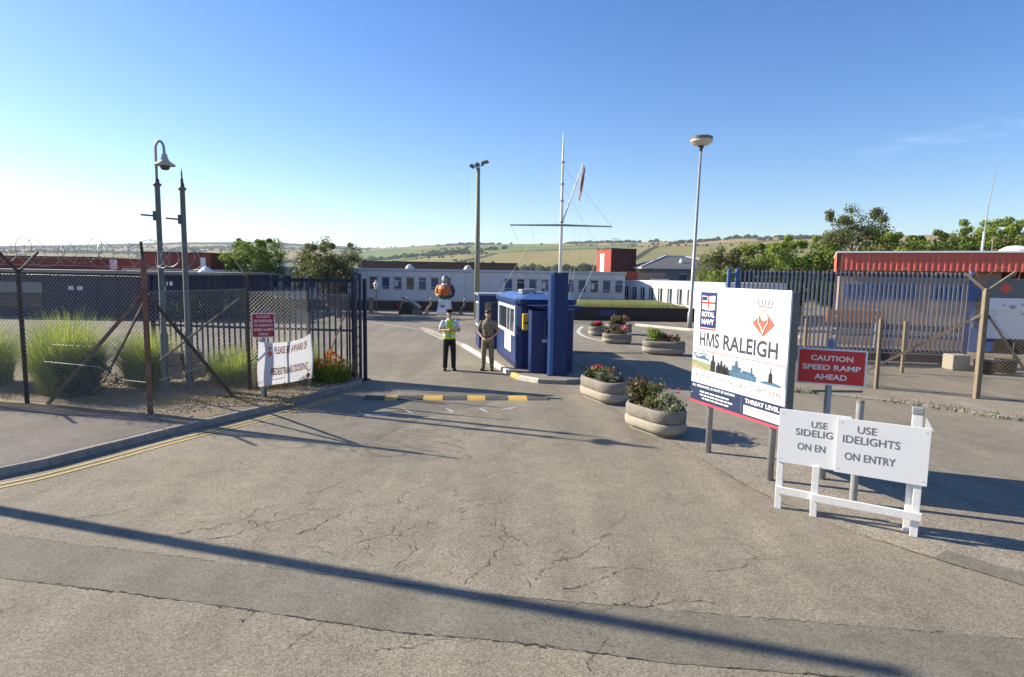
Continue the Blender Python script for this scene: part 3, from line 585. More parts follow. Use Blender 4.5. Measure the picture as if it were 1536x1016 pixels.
# ------------------------------------------------------------------ blue palisade gates
def picket_mesh(h, w_=0.05, t=0.02):
    mb = MB(); mb.vprism([(-w_ / 2, 0), (w_ / 2, 0), (w_ / 2, h - .06), (0, h), (-w_ / 2, h - .06)], -t / 2, t / 2); return mb.mesh('picket')
def palisade(name, label, p0, p1, z0, h, step, m, railm, rails, group=None, w_=0.05):
    L = math.hypot(p1[0] - p0[0], p1[1] - p0[1]); ang = math.atan2(p1[1] - p0[1], p1[0] - p0[0])
    t = thing(name, label, 'gate', (*p0, z0), ang, group); me = picket_mesh(h, w_); me.materials.append(M[m])
    n_ = int(L / step)
    for i in range(n_ + 1): link('picket', me, t, (i * L / n_, 0, 0.05), (0, random.uniform(-.004, .004), 0))
    for z, hh in rails: MB().box(-.02, L + .02, 0.012, 0.07, z, z + hh).build('rail', railm, t)
    return t, L
g1, L1 = palisade('palisade_gate', 'dark blue palisade sliding gate parked open behind the chain link fence', (-9.75, 16.5), (-4.15, 15.75), 0.05, 2.55, 0.155, 'bluedark', 'bluedark', ((2.5, .09), (1.22, .06), (.06, .12)), w_=0.045)
MB().box(-.08, -.02, -.04, .08, 0.0, 2.6).build('stile', 'bluedark', g1); MB().box(L1 + .02, L1 + .1, -.04, .08, 0.0, 2.66).build('stile', 'bluedark', g1)
gp = thing('gate_post', 'dark blue lattice steel gate post at the left side of the entrance', 'post', (-3.98, 15.52, 0.0))
for dx in (-.085, .085):
    MB().box(dx - .03, dx + .03, -.05, .05, 0, 2.74).build('upright', 'bluedark', gp)
for i in range(11): MB().bar((-.06, -.02, .12 + i * .24), (.06, -.02, .24 + i * .24), .02, .02, (0, 1, 0)).build('lacing', 'bluedark', gp)
MB().box(-.12, .12, -.06, .06, 2.743, 2.79).build('cap', 'blue', gp)
gq = thing('gate_stop_post', 'slim blue steel stop post beside the lattice gate post', 'post', (-3.84, 15.8, 0.0))
MB().box(-.045, .045, -.045, .045, 0, 2.62).build('upright', 'bluedark', gq, bevel=.008); MB().box(-.1, .1, -.1, .1, 0, .03).build('base_plate', 'bluedark', gq); MB().box(-.055, .055, -.055, .055, 2.623, 2.65).build('cap', 'blue', gq)

g2, L2 = palisade('palisade_gate', 'faded blue grey palisade sliding gate in front of the red fascia gatehouse', (8.1, 21.75), (15.25, 20.45), 0.32, 2.75, 0.140, 'bluegrey', 'bluedark', ((2.62, .12), (.02, .14)), w_=.062)
MB().box(-.12, L2 + .1, -.02, .10, -.28, 0.0).build('bottom_beam', 'bluedark', g2)
MB().box(L2 + .03, L2 + .12, -.05, .1, 0.0, 2.86).build('stile', 'bluelight', g2)
MB().box(-.12, -.03, -.05, .1, 0.0, 2.86).build('stile', 'bluelight', g2)
MB().box(-.1, L2, .08, .13, .62, .72).build('rail', 'bluegrey', g2)
for x in (1.5, L2 - .6): MB().lathe([(.1, 0), (.1, .06)], 14).build('roller', 'bluedark', g2).matrix_local = Matrix.Translation((x, .12, -.22)) @ Matrix.Rotation(math.pi / 2, 4, 'X')
gr = thing('guide_post', 'pair of light blue steel guide posts behind the white navy notice board', 'post', (7.75, 21.6, 0.0))
for dx in (-.12, .17): MB().box(dx - .055, dx + .055, -.06, .06, 0, 3.14).build('upright', 'bluelight', gr, bevel=.01)
MB().box(-.065, .115, -.04, .04, 2.9, 3.0).build('brace', 'bluelight', gr)
# right-hand chain link
f3 = thing('chain_link_fence', 'low slung chain link fence on tan concrete posts below the palisade gate', 'fence', (9.36, 15.4, 0.0))
for p, h in (((9.36, 15.4), 1.85), ((9.12, 18.8), 1.6), ((12.0, 18.5), 1.6)):
    MB().bar((*p, 0), (*p, h), .085, .085, (0, 1, 0)).build('post', 'conpost', f3, world=True, bevel=.012)
chain_mesh(f3, (6.7, 17.2), (9.36, 15.4), 0.12, 2.1, wire='conpost'); chain_mesh(f3, (9.36, 15.4), (11.05, 14.35), 0.12, 2.35, wire='conpost')
f4 = thing('chain_link_fence', 'chain link fence corner on a thick tan forked post beside the gatehouse', 'fence', (11.1, 14.3, 0.0))
MB().bar((11.1, 14.3, 0), (11.1, 14.3, 2.68), .12, .12, (0, 1, 0)).build('post', 'conpost', f4, world=True, bevel=.02)
MB().bar((11.1, 14.3, 2.6), (10.75, 14.55, 3.02), .06, .06).build('arm', 'conpost', f4, world=True); MB().bar((11.1, 14.3, 2.6), (11.65, 14.2, 3.06), .06, .06).build('arm', 'conpost', f4, world=True)
MB().bar((11.05, 14.35, 2.05), (9.0, 16.2, 0.1), .06, .06).build('strut', 'conpost', f4, world=True)
MB().bar((11.15, 14.25, 2.05), (12.15, 13.55, 0.1), .055, .055).build('strut', 'darkpost', f4, world=True)
chain_mesh(f4, (11.15, 14.25), (14.6, 11.9), 0.12, 2.2, wire='conpost')
coil(f4, (7.5, 16.6), (11.1, 14.3), 2.98, 0.10, 9, 'rust'); coil(f4, (11.1, 14.3), (14.6, 11.9), 2.98, 0.14, 7, 'rust')
MB().box(-.05, .05, -.05, .05, 0, 2.5).build('post', 'conpost', f4).location = (3.5, -2.4, 0)
# weeds at the foot of the right-hand fence
def blade_mesh(name, n, rad, h0, h1, wd, spread, m, elli=1.0, seg=4, droop=1.0):
    V = []; Fc = []
    for i in range(n):
        a = random.uniform(0, 6.283); rr = rad * math.sqrt(random.random()); bx, by = rr * math.cos(a), rr * math.sin(a) * elli
        th = math.atan2(by, bx) + random.gauss(0, .6); L = random.uniform(h0, h1); out = spread * random.uniform(.25, 1.0) * (0.35 + rr / max(rad, .01) * .75); wv = wd * random.uniform(.6, 1.3)
        px, py = -math.sin(th), math.cos(th); k = len(V)
        for s in range(seg + 1):
            t = s / seg; o_ = out * (t ** 1.7) * L; z = L * (t - 0.42 * droop * min(out, 1.0) * t ** 2.6); ww = wv * (1 - t * .92) * .5
            cx, cy = bx + math.cos(th) * o_, by + math.sin(th) * o_
            V += [(cx - px * ww, cy - py * ww, z), (cx + px * ww, cy + py * ww, z)]
        for s in range(seg): Fc.append((k + 2 * s, k + 2 * s + 1, k + 2 * s + 3, k + 2 * s + 2))
    me = bpy.data.meshes.new(name); me.from_pydata(V, [], Fc); me.update(); me.materials.append(m); return me
LM = dict(grass=leaf_mat('ornamental_grass_blades', (0.21, 0.28, 0.03), (0.48, 0.54, 0.11), 0.5), weed=leaf_mat('verge_weeds', (0.10, 0.13, 0.03), (0.24, 0.22, 0.07)), straw=leaf_mat('dry_grass', (0.30, 0.23, 0.10), (0.42, 0.34, 0.17), 0.3),
          lily=leaf_mat('daylily_leaves', (0.13, 0.19, 0.03), (0.36, 0.38, 0.07), 0.45), oak=leaf_mat('oak_leaves', (0.085, 0.14, 0.022), (0.24, 0.32, 0.06), 0.4), bright=leaf_mat('bright_leaves', (0.14, 0.21, 0.03), (0.36, 0.43, 0.08), 0.45), olive=leaf_mat('olive_leaves', (0.085, 0.10, 0.03), (0.22, 0.23, 0.08), 0.35),
          dark=leaf_mat('dark_shrub_leaves', (0.03, 0.05, 0.016), (0.08, 0.11, 0.035), 0.2), bronze=leaf_mat('bronze_leaves', (0.06, 0.04, 0.02), (0.17, 0.12, 0.05), 0.25), grey=leaf_mat('grey_green_leaves', (0.13, 0.15, 0.085), (0.27, 0.28, 0.18), 0.25),
          redpetal=leaf_mat('red_petals', (0.45, 0.012, 0.02), (0.70, 0.03, 0.06), 0.25), pinkpetal=leaf_mat('pink_petals', (0.60, 0.09, 0.14), (0.72, 0.2, 0.26), 0.25), orangepetal=leaf_mat('orange_petals', (0.75, 0.20, 0.03), (0.85, 0.36, 0.10), 0.35))
def verge_weeds():
    V = []; Fc = []; L = resample([(x, y, 0) for x, y in RP if 6 < x < 13.5], 0.012)
    for p in L:
        if random.random() < .5 + .45 * math.sin(p.x * 2.1):
            n_ = 2
            for _ in range(n_):
                a = random.uniform(0, 6.283); h = random.uniform(.04, .15); x, y = p.x + random.gauss(.02, .09), p.y + random.gauss(.03, .10); k = len(V); w_ = .009
                V.extend([(x - w_ * math.sin(a), y + w_ * math.cos(a), .03), (x + w_ * math.sin(a), y - w_ * math.cos(a), .03), (x + h * .6 * math.cos(a), y + h * .6 * math.sin(a), h + .03)]); Fc.append((k, k + 1, k + 2))
    me = bpy.data.meshes.new('verge_weeds'); me.from_pydata(V, [], Fc); me.materials.append(LM['weed']); o = bpy.data.objects.new('verge_weeds', me); C.objects.link(o); o['kind'] = 'stuff'
verge_weeds()

# ------------------------------------------------------------------ lamp columns on the left
def column(label, loc, top, neck):
    t = thing('lamp_post' if neck else 'steel_column', label, 'lamp post' if neck else 'column', loc)
    MB().lathe([(.10, 0), (.10, .05), (.085, .06), (.085, 1.25), (.075, 1.32), (.06, 1.36), (.055, top - .06), (.055, top - .05), (.085, top - .04), (.085, top), (.05, top + .02), (.045, top + .1)], 14).build('shaft', 'lampgrey', t, smooth=True)
    MB().box(.09, .30, -.08, .08, .62, .88).build('control_box', 'conpost', t, bevel=.01); MB().box(.11, .34, -.09, .09, .30, .58).build('control_box', 'conpost', t, bevel=.01)
    mb = MB(); mb.box(-.10, -.05, -.045, .045, top - .78, top - .58); mb.tube([(-.1, 0, top - .68), (-.38, 0, top - .66)], .02, 8); mb.build('bracket', 'lampgrey', t)
    if neck:
        P = [(0, 0, top + .08), (0, 0, top + .62)] + [(.09 - .09 * math.cos(a), 0, top + .74 + .16 * math.sin(a)) for a in np.linspace(0, math.pi, 11)] + [(.185, 0, top + .62)]
        MB().tube(P, .028, 8).build('swan_neck', 'lampgalv', t, smooth=True)
        c = (.188, 0, top + .40)
        sh = MB().lathe([(.03, .24), (.05, .23), (.065, .15), (.10, .08), (.205, .01), (.21, -.012), (.18, -.018)], 20, c).build('lamp_shade', 'lampcream', t, smooth=True)
        MB().lathe([(.10, -.022), (.095, -.06), (.07, -.10), (.02, -.11)], 16, c).build('bulb_bowl', 'glass', sh, smooth=True)
    else:
        MB().lathe([(.035, top + .08), (.03, top + .2), (.018, top + .22), (.02, top + .3), (.004, top + .42)], 10).build('spike', 'lampgrey', t)
    return t
column('swan neck lamp post with a bell shade behind the chain link fence', (-7.72, 13.4, 0.1), 4.55, True)
column('plain steel column with a spiked top standing beside the swan neck lamp', (-7.30, 13.62, 0.1), 4.50, False)

# ------------------------------------------------------------------ red cyclists sign, banner
rs = thing('road_sign', 'faded red cyclists warning sign on a grey post above the banner', 'sign', (-5.32, 12.95, 0.1), math.radians(20))
MB().tube([(0, .035, 0), (0, .035, 1.88)], .038, 10).build('post', 'galv', rs, smooth=True)
bd = MB().box(-.23, .23, -.012, .008, 1.30, 1.82).build('board', 'signwhite', rs, bevel=.004)
MB().box(-.215, .215, -.017, -.0125, 1.315, 1.805).build('face', 'signreddark', bd)
for i, (tx, wd_) in enumerate((('CYCLISTS', .27), ('BE PREPARED', .36), ('TO DISMOUNT', .38), ('SPEED RAMPS', .38), ('AHEAD', .2))):
    letter(tx, bd, 0, -.018, 1.72 - i * .093, wd_, .055, 'signwhite', .01)
bn = thing('banner', 'white cloth banner about pedestrians sagging between two posts', 'banner', (-5.36, 12.72, 0.1), math.radians(66))
def banner_mesh():
    nx, nz = 36, 16; V = []
    for j in range(nz + 1):
        for i in range(nx + 1):
            u, v_ = i / nx, j / nz; sag = .30 * (4 * u * (1 - u)) * (0.55 if u < .55 else .5); top = 1.24 - sag * 0.55 + .05 * u; bot = .28 - .05 * u
            V.append((-.06 + u * 1.62, -.06 - .10 * math.sin(math.pi * u) * (0.4 + .6 * v_) + .025 * math.sin(u * 9 + v_ * 5), lerp(bot, top, v_)))
    Fc = [(j * (nx + 1) + i, j * (nx + 1) + i + 1, (j + 1) * (nx + 1) + i + 1, (j + 1) * (nx + 1) + i) for j in range(nz) for i in range(nx)]
    me = bpy.data.meshes.new('cloth'); me.from_pydata(V, [], Fc); me.update(); me.shade_smooth(); me.materials.append(M['banner']); return me, V, nx
bme, bV, bnx = banner_mesh(); cloth = link('cloth', bme, bn)
def drape(o, off=.008):
    """lay flat lettering on to the hanging cloth"""
    me = o.data; loc = Vector(o.location); o.location = (0, 0, 0)
    for v_ in me.vertices:
        x = v_.co.x + loc.x; z = v_.co.z + loc.z; u = (x + .06) / 1.62; sag = .30 * (4 * u * (1 - u)) * (0.55 if u < .55 else .5)
        top = 1.24 - sag * 0.55 + .05 * u; bot = .28 - .05 * u; vv = (z - .28) / .96; y = -.06 - .10 * math.sin(math.pi * u) * (0.4 + .6 * vv) + .025 * math.sin(u * 9 + vv * 5)
        v_.co = (x, y - off, lerp(bot, top, vv))
for tx, x, z, wd_ in (('PLEASE BE AWARE OF', .82, .98, .98), ('PEDESTRIANS CROSSING', .80, .50, 1.12)):
    o = letter(tx, cloth, x, 0, z, wd_, .17, 'textred', .022); drape(o, .014)
for x, z in ((.2, 1.0), (1.4, .36)):
    mb = MB().vprism([(x, z - .08), (x + .07, z), (x, z + .08), (x - .07, z)], -.0, .001); mb.vprism([(x - .045, z + .1), (x + .045, z + .1), (x + .06, z + .15), (x, z + .12), (x - .06, z + .15)], 0, .001)
    o = mb.build('crest', 'coral', cloth); drape(o, .014)
MB().tube([(.12, .02, 0), (.12, .02, 1.28)], .035, 10).build('post', 'galv', bn); MB().tube([(1.56, .03, -.02), (1.56, .03, 1.75)], .045, 10).build('post', 'conpost', bn)
for u in (.1, .4, .7, .97): MB().tube([(-.06 + u * 1.62, -.14, .26), (-.06 + u * 1.62, -.14, .30)], .014, 8).build('eyelet', 'galv', bn)

# ------------------------------------------------------------------ white navy notice board
hs = thing('notice_board', 'large white navy notice board on two grey posts with a navy blue foot panel', 'sign', (3.13, 9.605, 0.0), math.radians(-71.1))
for x in (0.0, 1.39): MB().tube([(x, .09, 0), (x, .09, 2.5)], .048, 12).build('post', 'galv', hs, smooth=True)
box = MB().box(-.36, 1.69, 0.0, .13, .92, 2.66).build('casing', 'lampgrey', hs, bevel=.006)
bo = MB().box(-.37, 1.70, -.03, -.002, .80, 2.68).build('board', 'signwhite', hs, bevel=.004)
F_ = -.0335
lg = MB().box(-.215, .19, F_, -.0305, 2.04, 2.60).build('emblem', 'navy', bo)
MB().box(-.215, .19, F_, -.0305, 2.005, 2.03).build('emblem_stripe', 'pinkred', bo)
fl = MB().vprism([(-.17, 2.40), (-.17, 2.545), (-.02, 2.535), (.15, 2.55), (.15, 2.33), (.0, 2.315), (-.17, 2.33)], -.0365, -.034).build('flag_field', 'signwhite', lg)
MB().box(-.17, .15, -.0385, -.0368, 2.42, 2.45).build('flag_cross', 'signred', fl); MB().box(-.03, 0.0, -.0383, -.0367, 2.33, 2.54).build('flag_cross', 'signred', fl); MB().box(-.165, -.045, -.0382, -.0366, 2.468, 2.53).build('flag_canton', 'navy', fl)
letter('ROYAL', lg, -.01, -.034, 2.21, .32, .085, 'signwhite', .03); letter('NAVY', lg, -.01, -.034, 2.09, .31, .09, 'signwhite', .03)
cr1 = MB().vprism([(1.22, 2.02), (1.44, 2.20), (1.23, 2.40), (1.0, 2.20)], F_, -.0305).build('crest_diamond', 'coral', bo)
MB().vprism([(1.225 + .065 * math.cos(a), 2.31 + .065 * math.sin(a)) for a in np.linspace(0, 6.283, 15)[:-1]], -.0365, -.034).build('crest_disc', 'signwhite', cr1)
mb = MB()
for sx in (-1, 1): mb.tube([(1.22, -.036, 2.06), (1.22 + sx * .03, -.036, 2.14), (1.22 + sx * .09, -.036, 2.22), (1.22 + sx * .09, -.036, 2.30)], .011, 5)
mb.build('crest_line', 'signwhite', cr1)
mb = MB()
for i in range(5): mb.vprism([(1.1 + i * .06, 2.46), (1.13 + i * .06, 2.46), (1.125 + i * .06 + (i - 2) * .012, 2.54), (1.10 + i * .06 + (i - 2) * .012, 2.54)], F_, -.031)
mb.box(1.1, 1.37, F_, -.0308, 2.43, 2.45); mb.build('crown', 'inkpale', bo)
letter('H', bo, -.125, -.031, 1.74, .14, .225, 'ink', .026); letter('S', bo, .235, -.031, 1.735, .115, .235, 'ink', .026); letter('RALEIGH', bo, .955, -.031, 1.735, 1.14, .235, 'ink', .026)
MB().vprism([(-.025, 1.74), (.008, 1.74), (.008, 1.91), (.055, 1.74), (.085, 1.74), (.132, 1.91), (.132, 1.74), (.165, 1.74), (.165, 1.965), (.118, 1.965), (.07, 1.80), (.022, 1.965), (-.025, 1.965)], -.0325, -.0302).build('lettering', 'ink', bo)
for x in (-.33, 1.66):
    for z in (.95, 1.7, 2.64): MB().lathe([(.012, 0), (.012, .004), (.004, .007)], 8).build('screw', 'galv', bo).matrix_local = Matrix.Translation((x, -.0312, z)) @ Matrix.Rotation(math.pi / 2, 4, 'X')
# picture band
ban = MB().box(-.365, 1.695, F_ + .001, -.0305, 1.36, 1.66).build('picture', mat('print_sky', (0.42, 0.50, 0.55), .4, .35, 9), bo)
MB().box(-.365, 1.695, F_, -.0307, 1.663, 1.673).build('picture_rule', 'pinkred', bo)
def pic(poly, m, d=-.0355): MB().vprism(poly, d, -.0328).build('picture_shape', m, ban)
mgrass = mat('print_grass', (0.26, 0.28, 0.13), .4, .6, 30); msea = mat('print_sea', (0.07, 0.15, 0.24), .4, .5, 22); mdk = mat('print_dark', (0.025, 0.025, 0.03), .4, .8, 40); mship = mat('print_ship', (0.07, 0.12, 0.18), .4, .6, 34); mpath = mat('print_path', (0.40, 0.33, 0.23), .4, .2, 12)
pic([(-.365, 1.36), (.12, 1.36), (.12, 1.46), (-.365, 1.5)], mgrass); pic([(-.365, 1.361), (0, 1.361), (-.15, 1.42), (-.365, 1.42)], mpath, -.036)
pic([(-.33, 1.60), (-.2, 1.55), (-.05, 1.60), (.0, 1.55), (.08, 1.54), (.05, 1.52), (-.1, 1.53), (-.25, 1.53)], mship); pic([(-.34, 1.61), (.02, 1.625), (.02, 1.617), (-.34, 1.60)], mdk, -.036)
pic([(.55, 1.36), (1.14, 1.36), (1.14, 1.44), (.9, 1.46), (.55, 1.46)], msea)
for x, h in ((.17, .26), (.3, .17), (.37, .2), (.45, .16), (.51, .13)):
    pic([(x - .055, 1.362), (x + .055, 1.362), (x + .05, 1.36 + h * .62), (x + .02, 1.36 + h * .7), (x + .02, 1.36 + h), (x - .02, 1.36 + h), (x - .02, 1.36 + h * .7), (x - .05, 1.36 + h * .62)], mdk, -.0362)
pic([(.62, 1.44), (.8, 1.44), (.82, 1.52), (.75, 1.52), (.73, 1.61), (.69, 1.61), (.68, 1.54), (.61, 1.52)], mship, -.036); pic([(.85, 1.45), (1.1, 1.43), (1.1, 1.47), (1.06, 1.47), (1.05, 1.56), (1.03, 1.56), (1.02, 1.48), (.85, 1.49)], mship, -.0361)
pic([(1.17, 1.361), (1.69, 1.361), (1.69, 1.655), (1.17, 1.655)], mat('print_grey_sky', (0.45, 0.50, 0.52), .4, .12, 5), -.0351); pic([(1.2, 1.375), (1.6, 1.365), (1.64, 1.39), (1.46, 1.42), (1.3, 1.41)], msea, -.0365); pic([(1.38, 1.40), (1.46, 1.40), (1.455, 1.52), (1.43, 1.54), (1.425, 1.62), (1.415, 1.62), (1.41, 1.54), (1.385, 1.52)], mdk, -.037)
letter('A LIFE IN THE ROYAL NAVY STARTS HERE', bo, .68, -.031, 1.22, 1.92, .08, 'inkpale', .02)
ft = MB().box(-.368, 1.697, F_, -.0305, .838, 1.13).build('foot_panel', 'navydark', bo)
MB().box(-.368, 1.697, F_ - .0005, -.0306, .802, .836).build('foot_stripe', 'pinkred', bo)
letter('ALL PERSONNEL ID MUST BE SHOWN', ft, .19, F_ - .001, 1.065, 1.04, .04, 'signwhite', .02)
mb = MB()
for r_ in range(3):
    x = -.12 + .03 * r_ * (r_ - 1)
    while x < .58: ww = random.uniform(.05, .13); mb.box(x, x + ww, F_ - .003, F_ - .0005, .99 - r_ * .052, 1.013 - r_ * .052); x += ww + .02
mb.build('small_print', 'signwhite', ft)
MB().box(.86, .868, F_ - .003, F_ - .0005, .87, 1.1).build('divider', 'inkpale', ft)
letter('THREAT LEVEL', ft, 1.28, F_ - .001, 1.03, .68, .065, 'signwhite', .03)
hb = MB().box(.92, 1.65, F_ - .003, F_ - .0005, .865, .995).build('level_panel', 'signwhite', ft)
letter('HEIGHTENED', hb, 1.285, F_ - .0035, .90, .55, .06, 'inkpale', .02)

# ------------------------------------------------------------------ caution sign
cs = thing('caution_sign', 'red caution speed ramp sign on a grey post behind the white sidelights boards', 'sign', (4.42, 8.35, 0.0), math.radians(-24))
MB().tube([(0, .06, 0), (0, .06, 1.98)], .045, 12).build('post', 'galv', cs, smooth=True); MB().lathe([(.05, 0), (.05, .02), (.02, .04)], 12, (0, .06, 1.981)).build('post_cap', 'galv', cs)
MB().bar((-.2, .05, 1.26), (.42, .05, 1.31), .012, .03).build('bracket', 'lampgrey', cs)
bd = MB().box(-.42, .44, -.012, .010, 1.37, 1.88).build('board', 'signwhite', cs, bevel=.004); MB().box(-.395, .415, -.018, -.0125, 1.395, 1.855).build('face', 'signred', bd)
for i, (tx, wd_) in enumerate((('CAUTION', .52), ('SPEED RAMP', .72), ('AHEAD', .40))): letter(tx, bd, .01, -.0185, 1.71 - i * .13, wd_, .075, 'signwhite', .025)

# ------------------------------------------------------------------ white sidelights boards
def side_board(label, x0, x1, y, legs, lines, z0, z1, rail):
    t = thing('sidelights_board', label, 'sign', (3.27 + x0 * .848, 7.25 - x0 * .53, 0.0), math.radians(-32), 'sidelights boards'); W_ = x1 - x0
    bd = MB().box(0, W_, y - .012, y + .006, z0, z1).build('board', 'signwhite', t, bevel=.003)
    for a in legs: MB().box(a - x0 - .038, a - x0 + .038, y + .008, y + .07, 0, z1 - .05 if a > 1 else .62).build('leg', 'whitewood', t, bevel=.005)
    if rail: MB().box(rail[0] - x0, rail[1] - x0, y - .03, y + .006, .2, .29).build('rail', 'whitewood', t, bevel=.004)
    for bx_ in (.04, W_ - .04):
        for bz in (z0 + .05, z1 - .05): MB().lathe([(.006, 0), (.006, .002), (.002, .004)], 8).build('screw', 'galv', bd).matrix_local = Matrix.Translation((bx_, y - .0125, bz)) @ Matrix.Rotation(math.pi / 2, 4, 'X')
    for tx, cx, z, wd_, hh in lines: letter(tx, bd, cx - x0, y - .013, z, wd_, hh, 'inkgrey', .008)
    return t
del_group = None
a1 = side_board('shorter white sidelights board reading SIDELIG tucked behind its neighbour', -.01, .76, .045, (.03,), (('USE', .43, 1.075, .17, .08), ('SIDELIG', .38, .965, .40, .085), ('ON EN', .36, .79, .30, .085)), .60, 1.26, (.0, .42))
a2 = side_board('longer white sidelights board reading ON ENTRY with a crossbar low on its legs', .62, 1.52, 0.0, (.43 + .0, 1.44), (('USE', .92, 1.09, .19, .085), ('IDELIGHTS', .965, .965, .56, .09), ('ON ENTRY', .965, .765, .50, .09)), .60, 1.245, (.40, 1.50))
sp1 = thing('timber_post', 'square grey topped white post behind the right end of the sidelights board', 'post', (4.50, 6.60, 0.0), math.radians(-32))
MB().box(-.05, .05, 0, .1, 0, 1.36).build('upright', 'whitewood', sp1, bevel=.006); MB().box(-.056, .056, -.006, .106, 1.362, 1.44).build('cap', 'lampgalv', sp1, bevel=.01); MB().vprism([(.07, 1.2), (.16, 1.2), (.08, 1.34)], -.01, .012).build('bracket', 'whitewood', sp1)
sp2 = thing('steel_post', 'short grey round post stub behind the sidelights boards', 'post', (4.38, 7.5, 0.0))
MB().tube([(0, 0, 0), (0, 0, 1.31)], .045, 12).build('shaft', 'galv', sp2); MB().lathe([(.047, 0), (.047, .015), (.02, .03)], 12, (0, 0, 1.311)).build('cap', 'conpost', sp2)

# ------------------------------------------------------------------ guard kiosks
def window(parent, x0, x1, z0, z1, axis, at, mull=(), frame='white', pane='glass', fw_=.055, depth=.03, out=-1):
    """framed window on a wall: axis 'x' lies along x at y=at, axis 'y' along y at x=at"""
    def bx(mb, a, b, c, d, p, q):
        lo, hi = sorted((at + out * p, at + out * q))
        return mb.box(a, b, lo, hi, c, d) if axis == 'x' else mb.box(lo, hi, a, b, c, d)
    wn = bx(MB(), x0 + fw_, x1 - fw_, z0 + fw_, z1 - fw_, .004, .012).build('window', pane, parent)
    mb = MB(); bx(mb, x0, x0 + fw_, z0, z1, .003, depth); bx(mb, x1 - fw_, x1, z0, z1, .003, depth); bx(mb, x0 + fw_, x1 - fw_, z0, z0 + fw_, .003, depth); bx(mb, x0 + fw_, x1 - fw_, z1 - fw_, z1, .003, depth)
    mb.build('frame', frame, wn)
    for m_ in mull: bx(MB(), m_ - .02, m_ + .02, z0 + fw_, z1 - fw_, .0125, depth - .004).build('mullion', frame, wn)
    return wn
kk = thing('guard_kiosk', 'bright blue guard kiosk with chamfered corners and a white framed side window', 'kiosk', (0.14, 17.4, 0.116), math.radians(10))
W_, D_, c_ = 1.72, 3.9, .14
oc = [(0, c_), (c_, 0), (W_ - c_, 0), (W_, c_), (W_, D_ - c_), (W_ - c_, D_), (c_, D_), (0, D_ - c_)]
MB().prism(oc, 0, 1.86).build('wall', 'blue', kk, bevel=.02)
def grow(poly, g): cx, cy = W_ / 2, D_ / 2; return [(cx + (x - cx) * (1 + g / (W_ / 2)), cy + (y - cy) * (1 + g / (D_ / 2))) for x, y in poly]
rf = MB().prism(grow(oc, .06), 1.862, 2.0).build('roof', 'blue', kk, bevel=.02)
mb = MB(); o1 = grow(oc, .06); o2 = [(W_ / 2 + (x - W_ / 2) * .62, D_ / 2 + (y - D_ / 2) * .8) for x, y in oc]; n_ = 8
mb.add([(x, y, 2.003) for x, y in o1] + [(x, y, 2.14) for x, y in o2], [tuple(range(8, 16))] + [(i, (i + 1) % 8, 8 + (i + 1) % 8, 8 + i) for i in range(8)]); mb.build('roof_crown', 'bluelight', kk)
window(kk, .22, 3.3, .92, 1.78, 'y', 0.0, (1.05, 1.6), fw_=.08, depth=.04)
for y in (.17, 3.45, 3.72): MB().box(-.012, -.002, y, y + .03, .12, 1.84).build('panel_seam', 'bluelight', kk)
MB().box(-.02, -.002, .16, 3.72, .0, .1).build('skirting', 'bluedark', kk); MB().box(.16, 1.56, -.02, -.002, .0, .1).build('skirting', 'bluedark', kk)
MB().box(.88, .9, -.06, -.014, .95, 1.15).build('door_handle', 'galv', kk)
MB().box(-.014, -.002, .95, 2.1, .36, .90).build('notice', 'signwhite', kk)
fr = MB().box(.46, .86, -.012, -.003, .75, 1.66).build('door_glass', 'glass', kk)
MB().box(.40, .458, -.02, -.003, .02, 1.7).build('door_frame', 'blue', kk)
yb = MB().box(.14, .36, -.13, -.004, 1.12, 1.60).build('post_box', 'yellowbox', kk, bevel=.03); MB().box(.18, .32, -.134, -.131, 1.3, 1.36).build('slot', 'ink', yb)
MB().box(.5, .78, -.11, -.014, .62, .86).build('fire_box', 'signreddark', kk, bevel=.02)
cp_ = MB().vprism([(.20, 1.86), (1.66, 1.86), (1.66, 1.74), (.66, 1.74)], -.75, -.004).build('canopy', 'bluelight', kk)
cp_.data.materials[0] = M['blue']
fl_ = thing('floodlight', 'white floodlight lying on the roof of the blue guard kiosk', 'light', (0.55, 18.2, 2.25), math.radians(25))
MB().vprism([(-.35, .0), (.1, .05), (.12, .16), (-.38, .14)], -.14, .14).build('housing', 'lampgalv', fl_, bevel=.02); MB().box(.1, .4, -.1, .1, .0, .06).build('bracket', 'prefabroof', fl_)
pn = thing('kiosk_lobby', 'dark blue lobby panel with a narrow window in front of the guard kiosk door', 'panel', (0.53, 16.62, 0.116), math.radians(6))
MB().box(0, .52, 0, .06, 0, 1.72).build('panel', 'blue', pn, bevel=.01); window(pn, .36, .52, .98, 1.5, 'x', 0.0, frame='bluelight', fw_=.02, depth=.015); MB().box(.3, .52, -.05, -.002, .86, .94).build('ledge', 'prefabroof', pn)
MB().box(.0, .05, .062, .74, 0, 1.72).build('return_panel', 'blue', pn)
pl = thing('gate_pillar', 'tall blue steel gate pillar with a flanged edge in front of the guard kiosk', 'pillar', (1.23, 16.45, 0.116), math.radians(8))
MB().box(-.16, .24, -.14, .14, 0, 2.75).build('shaft', 'blue', pl, bevel=.01); MB().box(-.25, -.164, -.19, -.15, 0, 2.73).build('flange', 'bluelight', pl); MB().box(-.255, -.163, -.148, .12, 0, 2.73).build('web', 'blue', pl); MB().box(-.17, .25, -.15, .15, 2.753, 2.78).build('cap', 'blue', pl); MB().box(-.28, .3, -.22, .2, 0, .02).build('base_plate', 'blue', pl)
MB().box(-.158, -.135, -.165, -.143, .03, 2.72).build('edge_strip', 'bluelight', pl)
pr = thing('gate_buttress', 'low dark blue steel box bolted behind the tall gate pillar', 'box', (1.46, 16.8, 0.116), math.radians(8))
